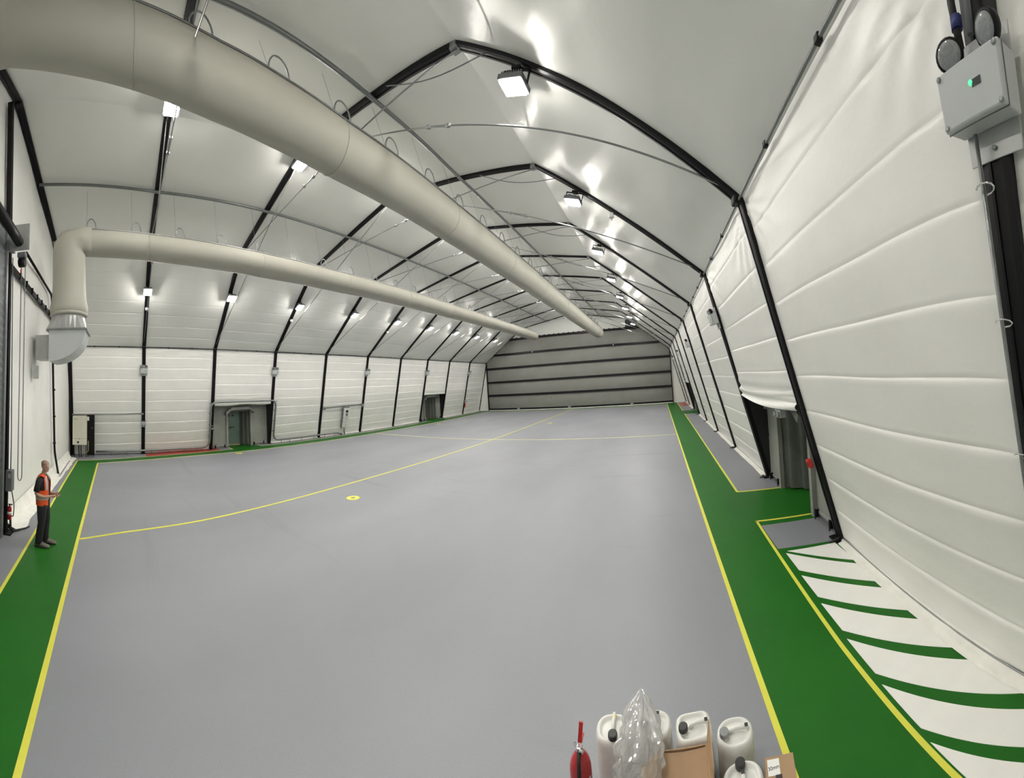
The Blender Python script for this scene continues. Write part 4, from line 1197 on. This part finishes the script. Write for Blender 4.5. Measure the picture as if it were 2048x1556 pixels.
jerrycan(9.165, 5.25, -0.12, 'white jerrycan with clear cap, right of the carton flap', cap=(-0.085, -0.02), hand=(0.035, 0.005), hrot=pi / 2, capm='lens_glass', ex=2.4)
jerrycan(9.15, 4.93, -0.1, 'white jerrycan with black cap at its back, frontmost by the small box', cap=(-0.01, 0.078), hand=(0.0, -0.035), ex=2.5)
# open carton
r = thing('cardboard_box', 'open brown carton with a raised flap among the jerrycans', 'box', (8.75, 5.03, 0))
x0, x1, y0, y1, h = 8.565, 8.93, 4.86, 5.215, 0.39
for c, s in (((x0 + x1) / 2, y1, h / 2), (x1 - x0, 0.008, h)), (((x0 + x1) / 2, y0, h / 2), (x1 - x0, 0.008, h)), ((x0, (y0 + y1) / 2, h / 2), (0.008, y1 - y0, h)), ((x1, (y0 + y1) / 2, h / 2), (0.008, y1 - y0, h)):
    MB().box(c, s).build('side', 'cardboard', r)
MB().box(((x0 + x1) / 2, (y0 + y1) / 2, 0.006), (x1 - x0, y1 - y0, 0.01)).build('base', 'cardboard', r)
mb = MB(); mb.add([(x1 + 0.004, y0 + 0.01, h), (x1 + 0.004, y1 + 0.0, h), (x1 + 0.035, y1 + 0.03, h + 0.16), (x1 + 0.02, y0 + 0.05, h + 0.17), (x1 + 0.010, y0 + 0.01, h), (x1 + 0.010, y1, h), (x1 + 0.041, y1 + 0.03, h + 0.16), (x1 + 0.026, y0 + 0.05, h + 0.17)],
                    [(0, 1, 2, 3), (7, 6, 5, 4), (0, 4, 5, 1), (1, 5, 6, 2), (2, 6, 7, 3), (3, 7, 4, 0)])
fl_ = mb.build('flap', 'cardboard', r)
MB().lathe([(0.016, 0), (0.016, 0.004)], (x1 + 0.022, y0 + 0.11, h + 0.07), 14, axis=Matrix.Rotation(pi / 2, 3, 'Y')).build('hole', 'ink', fl_)
MB().grid(lambda u, v: Vector((lerp(x0 + 0.004, x1 - 0.004, u), lerp(y1 - 0.01, y0 + 0.02, v), h - 0.004 - 0.07 * v - 0.01 * sin(u * 3))), 6, 6).build('top_flap', 'cardboard', r, recalc=False)
mb = MB(); mb.bar((x0, y0 + 0.17, h + 0.0), (x0 - 0.12, y0 + 0.17, h - 0.10), y1 - y0 - 0.02, 0.006)
mb.build('flap', 'cardboard', r)
# small labelled box
MR = Matrix.Rotation(-0.22, 3, 'Z')
pc = Vector((9.40, 4.86, 0.0))
r = thing('cardboard_box', 'small brown box with a white size label, far right of the jerrycans', 'box', pc)
MB().box(pc + Vector((0, 0, 0.19)), (0.21, 0.27, 0.38), MR, 0.004).build('carton', 'cardboard', r)
lb = MB().box(pc + MR @ Vector((-0.045, 0.065, 0.3815)), (0.085, 0.10, 0.002), MR).build('size_label', 'paper', r)
MB().box(pc + MR @ Vector((-0.015, -0.005, 0.3815)), (0.045, 0.045, 0.002), MR).build('black_square', 'ink', r)
def lettering(text, loc, size, m3, m, parent, name='lettering'):
    cu = bpy.data.curves.new('txt', 'FONT'); cu.body = text; cu.size = size; cu.align_x = 'CENTER'; cu.align_y = 'CENTER'; cu.extrude = 0.0006
    to = bpy.data.objects.new('txt', cu); COL.objects.link(to)
    bpy.context.view_layer.update()
    me = bpy.data.meshes.new_from_object(to.evaluated_get(bpy.context.evaluated_depsgraph_get()))
    bpy.data.objects.remove(to)
    me.transform(m3.to_4x4())
    me.transform(Matrix.Translation(Vector(loc) - wloc(parent)))
    me.materials.clear(); me.materials.append(MATS[m])
    o = bpy.data.objects.new(name, me); COL.objects.link(o); o.parent = parent
    return o
lettering('30mm', pc + MR @ Vector((-0.045, 0.06, 0.3832)), 0.032, MR @ Matrix.Rotation(0.12, 3, 'Z'), 'ink', lb)
# crumpled clear bag
rings = []
nb = 110; lv = 80
CT = [(0.0, 8.41, 4.97, 0.03, 0.20), (0.3, 8.43, 5.02, 0.25, 0.19), (0.55, 8.45, 5.13, 0.455, 0.175), (0.75, 8.45, 5.28, 0.555, 0.135), (0.9, 8.45, 5.38, 0.61, 0.075), (1.0, 8.452, 5.45, 0.65, 0.010)]
def ctab(t): return interp(CT, t)
for j in range(lv + 1):
    t = j / lv
    cx, cy, cz, rr = ctab(t)
    tilt = 0.25 + 0.75 * t
    ring = []
    for k in range(nb):
        a = 2 * pi * k / nb
        q = Vector((cos(a) * 0.9, sin(a) * 0.9, t * 2.6))
        c1 = noise.voronoi(q * 2.1)[0]; c2 = noise.voronoi(q * 4.3 + Vector((3, 1, 7)))[0]
        f = 0.84 + 0.42 * (c1[1] - c1[0]) + 0.15 * (c2[1] - c2[0]) + 0.34 * nz(cos(a) * 1.3, sin(a) * 1.3, t * 2.2 + 4, 1.2)
        u = Vector((1, 0, 0)); w = Vector((0, cos(tilt), -sin(tilt)))
        p = Vector((cx, cy, cz)) + (u * cos(a) * 1.12 + w * sin(a) * 0.8) * rr * f
        p.z = max(0.004, p.z)
        ring.append(p)
    rings.append(ring)
mb = MB().loft(rings, smooth=False, cap=False)
tag(mb.build('plastic_bag', 'clear_plastic'), 'crumpled clear plastic bag peaked between the jerrycans', 'plastic bag')
# extinguisher at the bottom edge
c = Vector((8.02, 5.06, 0))
r = thing('fire_extinguisher', 'shiny red fire extinguisher at the bottom left of the jerrycans', 'extinguisher', c)
MB().lathe([(0.05, 0), (0.078, 0.006), (0.080, 0.03), (0.080, 0.40), (0.076, 0.445), (0.062, 0.485), (0.040, 0.512), (0.024, 0.522), (0.024, 0.545)], c, 28).build('cylinder', 'red_metal', r)
MB().lathe([(0.0815, 0.0), (0.086, 0.002), (0.086, 0.03), (0.0815, 0.032)], c, 28).build('base_ring', 'black_rubber', r)
vb = MB().box(c + Vector((0, 0, 0.56)), (0.035, 0.05, 0.035), bev=0.006).build('valve', 'chrome', r)
MB().bar(c + Vector((0, 0.02, 0.57)), c + Vector((0.012, 0.05, 0.70)), 0.03, 0.012, side=(1, 0, 0)).build('lever', 'red_plastic', r)
MB().bar(c + Vector((0, 0.02, 0.56)), c + Vector((0, 0.10, 0.56)), 0.026, 0.012, side=(1, 0, 0)).build('carry_handle', 'red_plastic', r)
MB().lathe([(0.018, 0), (0.018, 0.014), (0.014, 0.016)], c + Vector((0.018, -0.02, 0.56)), 14, axis=Matrix.Rotation(pi / 2, 3, 'X')).build('gauge', 'chrome', r)
MB().tube([c + Vector((-0.02 + 0.018 * cos(a), 0.0, 0.58 + 0.018 * sin(a))) for a in [2 * pi * k / 12 for k in range(12)]], 0.003, 5, closed=True).build('pin_ring', 'chrome', r)
MB().tube(smooth_path([c + Vector((0, -0.02, 0.55)), c + Vector((0.01, -0.075, 0.53)), c + Vector((0.012, -0.093, 0.40)), c + Vector((0.012, -0.093, 0.12))], 0.05), 0.013, 8).build('hose', 'black_rubber', r)
def lab(u, v):
    a = RAD(-58 + 40 * u); return c + Vector((0.0815 * cos(a), 0.0815 * sin(a), lerp(0.22, 0.40, v)))
MB().grid(lab, 8, 2).build('label_band', 'paper', r, recalc=False)

# ---------------------------------------------------------------- the person
PL = Vector((1.36, 1.0, 0.0))
yaw = -0.10                                           # forward = +y turned towards the camera
PM = Matrix.Rotation(yaw, 3, 'Z')
person = thing('person', 'man in orange hi-vis vest and black clothes standing on the walkway, holding a phone', 'person', PL)
def W_(v): return PL + PM @ Vector(v)
def skin_mesh(chains, name):
    vs, es, rd = [], [], []
    idx = {}
    for ch in chains:
        prev = None
        for p, rr in ch:
            key = tuple(round(q, 3) for q in p)
            if key not in idx:
                idx[key] = len(vs); vs.append(p); rd.append(rr)
            if prev is not None: es.append((prev, idx[key]))
            prev = idx[key]
    me = bpy.data.meshes.new(name); me.from_pydata(vs, es, [])
    o = bpy.data.objects.new(name, me); COL.objects.link(o)
    sk = o.modifiers.new('skin', 'SKIN')
    for k, d in enumerate(me.skin_vertices[0].data):
        d.radius = (rd[k], rd[k]) if not isinstance(rd[k], tuple) else rd[k]
        d.use_root = (k == 0)
    sk.use_smooth_shade = True
    ss = o.modifiers.new('sub', 'SUBSURF'); ss.levels = 2; ss.render_levels = 2
    bpy.context.view_layer.update()
    ev = bpy.data.meshes.new_from_object(o.evaluated_get(bpy.context.evaluated_depsgraph_get()))
    vv = [v.co.copy() for v in ev.vertices]; ff = [tuple(p.vertices) for p in ev.polygons]
    bpy.data.objects.remove(o)
    return vv, ff
spine = [((0, 0, 1.00), 0.10), ((0, -0.005, 1.18), 0.10), ((0, -0.015, 1.38), 0.10), ((0, -0.01, 1.52), 0.07), ((0, 0.01, 1.60), 0.056), ((0, 0.025, 1.67), 0.055)]
def arm(s):
    tx = 0.07 if s > 0 else -0.03
    return [((0, -0.015, 1.38), 0.10), ((s * 0.17, -0.02, 1.475), 0.062), ((s * 0.225, -0.04, 1.40), 0.055), ((s * 0.25, -0.085, 1.17), 0.043), ((s * 0.19, 0.06, 1.105), 0.040), ((tx + s * 0.05, 0.21, 1.12), 0.028), ((tx + s * 0.035, 0.27, 1.125), 0.034), ((tx + s * 0.025, 0.315, 1.13), 0.028)]
def leg_(s):
    return [((0, 0, 1.00), 0.10), ((s * 0.095, 0.0, 0.90), 0.062), ((s * 0.10, 0.01, 0.70), 0.058), ((s * 0.105, 0.015, 0.52), 0.048), ((s * 0.105, -0.01, 0.34), 0.046), ((s * 0.105, -0.03, 0.11), 0.042), ((s * 0.11, 0.05, 0.05), 0.040), ((s * 0.12, 0.15, 0.035), 0.030)]
bv, bf = skin_mesh([spine, arm(1), arm(-1), leg_(1), leg_(-1)], 'skel')
body = MB().add([W_(v) for v in bv], bf, True)
# fingers: five for each hand, curled round the phone
for s in (1, -1):
    tx = 0.07 if s > 0 else -0.03
    base = Vector((tx + s * 0.025, 0.315, 1.13))
    for k in range(4):
        o = Vector((-s * 0.004, 0.0, 0.024 - 0.016 * k))
        ln = (0.034, 0.038, 0.036, 0.028)[k]
        p0 = base + o
        body.tube([W_(p0), W_(p0 + Vector((-s * 0.010, ln, 0))), W_(p0 + Vector((-s * 0.034, ln + 0.012, -0.002))), W_(p0 + Vector((-s * 0.050, ln - 0.008, -0.004)))], [0.009, 0.0085, 0.008, 0.006], 7)
    p0 = base + Vector((-s * 0.012, -0.035, 0.022))
    body.tube([W_(p0), W_(p0 + Vector((-s * 0.018, 0.024, 0.022))), W_(p0 + Vector((-s * 0.026, 0.052, 0.026)))], [0.012, 0.010, 0.007], 7)
# head: lofted, turned to the camera
HM = Matrix.Rotation(-0.62, 3, 'Z')
hc = Vector((0, 0.035, 1.745))
hr = []
for z, a, b, oy in ((-0.125, 0.030, 0.035, 0.035), (-0.112, 0.050, 0.062, 0.026), (-0.085, 0.062, 0.083, 0.016), (-0.05, 0.068, 0.092, 0.008), (-0.01, 0.073, 0.097, 0.0), (0.03, 0.076, 0.100, -0.004), (0.065, 0.073, 0.097, -0.008), (0.09, 0.062, 0.083, -0.010), (0.108, 0.042, 0.058, -0.010), (0.116, 0.014, 0.02, -0.010)):
    ring = []
    for k in range(28):
        t = 2 * pi * k / 28
        x, y = a * cos(t), b * sin(t) + oy
        fr = max(0.0, sin(t)) ** 6 * (1 - min(1, abs(cos(t)) * 1.0))
        if -0.09 < z < 0.02 and sin(t) > 0.95 and abs(cos(t)) < 0.24: y += 0.020 * (1 - abs(z + 0.03) / 0.065)     # nose
        if abs(z - 0.03) < 0.01 and sin(t) > 0.7: y += 0.006                                                         # brow
        if abs(z + 0.01) < 0.02 and sin(t) > 0.75 and 0.25 < abs(cos(t)) < 0.6: y -= 0.010                           # eye sockets
        ring.append(W_(hc + HM @ Vector((x, y, z))))
    hr.append(ring)
body.loft(hr)
for s in (-1, 1):
    body.lathe([(0.006, -0.006), (0.020, -0.004), (0.022, 0.004), (0.010, 0.008)], W_(hc + HM @ Vector((s * 0.076, -0.006, -0.018))), 12, axis=PM @ HM @ Matrix.Rotation(s * (pi / 2 + 0.25), 3, 'Y'), sy=1.5, sx=1.0)
body.tube([W_(hc + HM @ Vector(v)) for v in ((0, 0.086, 0.016), (0, 0.099, -0.012), (0, 0.116, -0.042), (0, 0.098, -0.054))], [0.007, 0.010, 0.014, 0.010], 10)
body.loft([[W_(hc + HM @ Vector((0.030 * cos(t), 0.070 + 0.030 * sin(t), z))) for t in [2 * pi * k / 14 for k in range(14)]] for z in (-0.122, -0.112, -0.100, -0.092)])
bo = body.build('body', 'skin', person)
for s in (-1, 1):
    MB().tube([W_(hc + HM @ Vector((s * x, y, z))) for x, y, z in ((0.012, 0.098, 0.012), (0.030, 0.094, 0.018), (0.048, 0.082, 0.012))], 0.005, 6).build('eyebrow', 'stubble', person)
for s in (-1, 1):
    MB().lathe([(0.004, -0.004), (0.010, 0.0), (0.009, 0.004)], W_(hc + HM @ Vector((s * 0.031, 0.087, -0.008))), 10, axis=PM @ HM @ Matrix.Rotation(-pi / 2, 3, 'X')).build('eye', 'ink', person)
MB().box(W_(hc + HM @ Vector((0, 0.094, -0.078))), (0.042, 0.006, 0.007), PM @ HM).build('mouth', 'stubble', person)
hairr = []
for z, a, b, oy in ((-0.02, 0.0755, 0.0985, -0.003), (0.03, 0.0775, 0.1015, -0.006), (0.067, 0.0745, 0.0985, -0.010), (0.092, 0.0635, 0.0845, -0.012), (0.110, 0.0435, 0.0595, -0.012), (0.119, 0.015, 0.022, -0.012)):
    hairr.append([W_(hc + HM @ Vector((a * cos(t), b * sin(t) + oy, z + (0.05 if sin(t) > 0.3 and z < 0.05 else 0)))) for t in [2 * pi * k / 28 for k in range(28)]])
MB().loft(hairr).build('hair', 'stubble', person)
# T-shirt: torso and two short sleeves
TOR = [(0.93, 0.160, 0.125), (1.05, 0.168, 0.132), (1.18, 0.172, 0.135), (1.32, 0.192, 0.138), (1.42, 0.205, 0.132), (1.49, 0.190, 0.108), (1.535, 0.130, 0.085), (1.565, 0.075, 0.068)]
def tor(z, g=0.0):
    a, b = interp(TOR, z)
    return a + g, b + g
mb = MB()
mb.loft([[W_((tor(z)[0] * cos(t), -0.01 + tor(z)[1] * sin(t), z)) for t in [2 * pi * k / 28 for k in range(28)]] for z in [0.93 + 0.0352 * k for k in range(19)]])
for s in (1, -1):
    A = [(s * 0.15, -0.02, 1.475), (s * 0.21, -0.035, 1.42), (s * 0.235, -0.06, 1.32), (s * 0.248, -0.08, 1.225)]
    mb.tube([W_(p) for p in A], [0.070, 0.070, 0.064, 0.062], 14)
mb.build('tshirt', 'tshirt_black', person)
# hi-vis vest over it: lower band, back, two front straps, with grey reflective strips
def vest(z0, z1, t0, t1, name, m, g=0.016, nu=24, nv=10, par=person):
    def fn(u, v):
        z = lerp(z0, z1, v); a, b = tor(z, g); t = lerp(t0, t1, u)
        return W_((a * cos(t), -0.01 + b * sin(t), z))
    return MB().grid(fn, nu, nv).build(name, m, par, recalc=False)
F = pi / 2
vb = vest(0.90, 1.24, F + 0.32, F + 2 * pi - 0.32, 'vest_body', 'hi_vis', nu=40, g=0.022)
vest(1.03, 1.09, F + 0.32, F + 2 * pi - 0.32, 'reflective_band', 'reflective', g=0.027, nu=40, nv=2, par=vb)
bk = vest(1.24, 1.53, F + pi - 0.95, F + pi + 0.95, 'vest_back', 'hi_vis', g=0.020)
for s in (1, -1):
    st = vest(1.24, 1.545, F + s * 0.32, F + s * 0.95, 'vest_strap', 'hi_vis', g=0.020)
    vest(1.24, 1.54, F + s * 0.50, F + s * 0.78, 'reflective_strip', 'reflective', g=0.026, par=st)
    vest(1.24, 1.545, F + pi + s * 0.50, F + pi + s * 0.78, 'reflective_strip', 'reflective', g=0.026, par=bk)
    mb = MB()
    def fn(u, v, s=s):
        t = lerp(0.35, 0.95, u)
        x = s * lerp(0.085, 0.16, u); y = lerp(0.085, -0.10, v)
        return W_((x, y, lerp(1.585, 1.545, u) - 0.09 * (abs(v - 0.45) * 1.6) ** 2))
    mb.grid(fn, 4, 8); mb.build('shoulder_strap', 'hi_vis', person, recalc=False)
# trousers
mb = MB()
mb.loft([[W_((a * cos(t), -0.005 + b * sin(t), z)) for t in [2 * pi * k / 28 for k in range(28)]] for z, a, b in ((0.80, 0.15, 0.10), (0.86, 0.178, 0.125), (0.94, 0.176, 0.128), (1.02, 0.168, 0.128))])
for s in (1, -1):
    rg = []
    for z, cx, cy, a, b in ((0.92, 0.088, 0, 0.088, 0.115), (0.8, 0.092, 0.005, 0.090, 0.108), (0.65, 0.098, 0.01, 0.082, 0.096), (0.52, 0.102, 0.015, 0.073, 0.083), (0.36, 0.105, -0.01, 0.072, 0.082), (0.2, 0.107, -0.025, 0.070, 0.080), (0.10, 0.108, -0.03, 0.069, 0.082), (0.075, 0.108, -0.03, 0.068, 0.082)):
        rg.append([W_((s * cx + a * cos(t) * (1 + 0.05 * nz(cos(t), z * 9, s, 2)), cy + (0.05 if s < 0 else -0.03) * (1 - z) + b * sin(t), z)) for t in [2 * pi * k / 20 for k in range(20)]])
    mb.loft(rg)
mb.build('trousers', 'trouser_black', person)
for s in (1, -1):
    oy = (0.05 if s < 0 else -0.03)
    rg = []
    for y, a, h in ((-0.115, 0.030, 0.07), (-0.09, 0.046, 0.115), (-0.03, 0.050, 0.13), (0.04, 0.050, 0.105), (0.11, 0.054, 0.078), (0.17, 0.050, 0.066), (0.205, 0.034, 0.05), (0.215, 0.015, 0.035)):
        rg.append([W_((s * 0.112 + a * cos(t), oy + y, max(0.012, h * 0.5 + h * 0.52 * sin(t) + 0.012))) for t in [2 * pi * k / 16 for k in range(16)]])
    bt = MB().loft(rg).build('boot', 'boot_leather', person)
    MB().loft([[W_((s * 0.112 + 0.052 * cos(t), oy + 0.05 + 0.168 * sin(t), z)) for t in [2 * pi * k / 20 for k in range(20)]] for z in (0.0, 0.018)]).build('sole', 'black_rubber', bt)
ph = MB().box(W_((0.02, 0.345, 1.15)), (0.075, 0.010, 0.15), PM @ Matrix.Rotation(-0.5, 3, 'X'), 0.003).build('smartphone', 'ink')
tag(ph, 'black phone held in both hands by the man in the orange vest', 'phone')
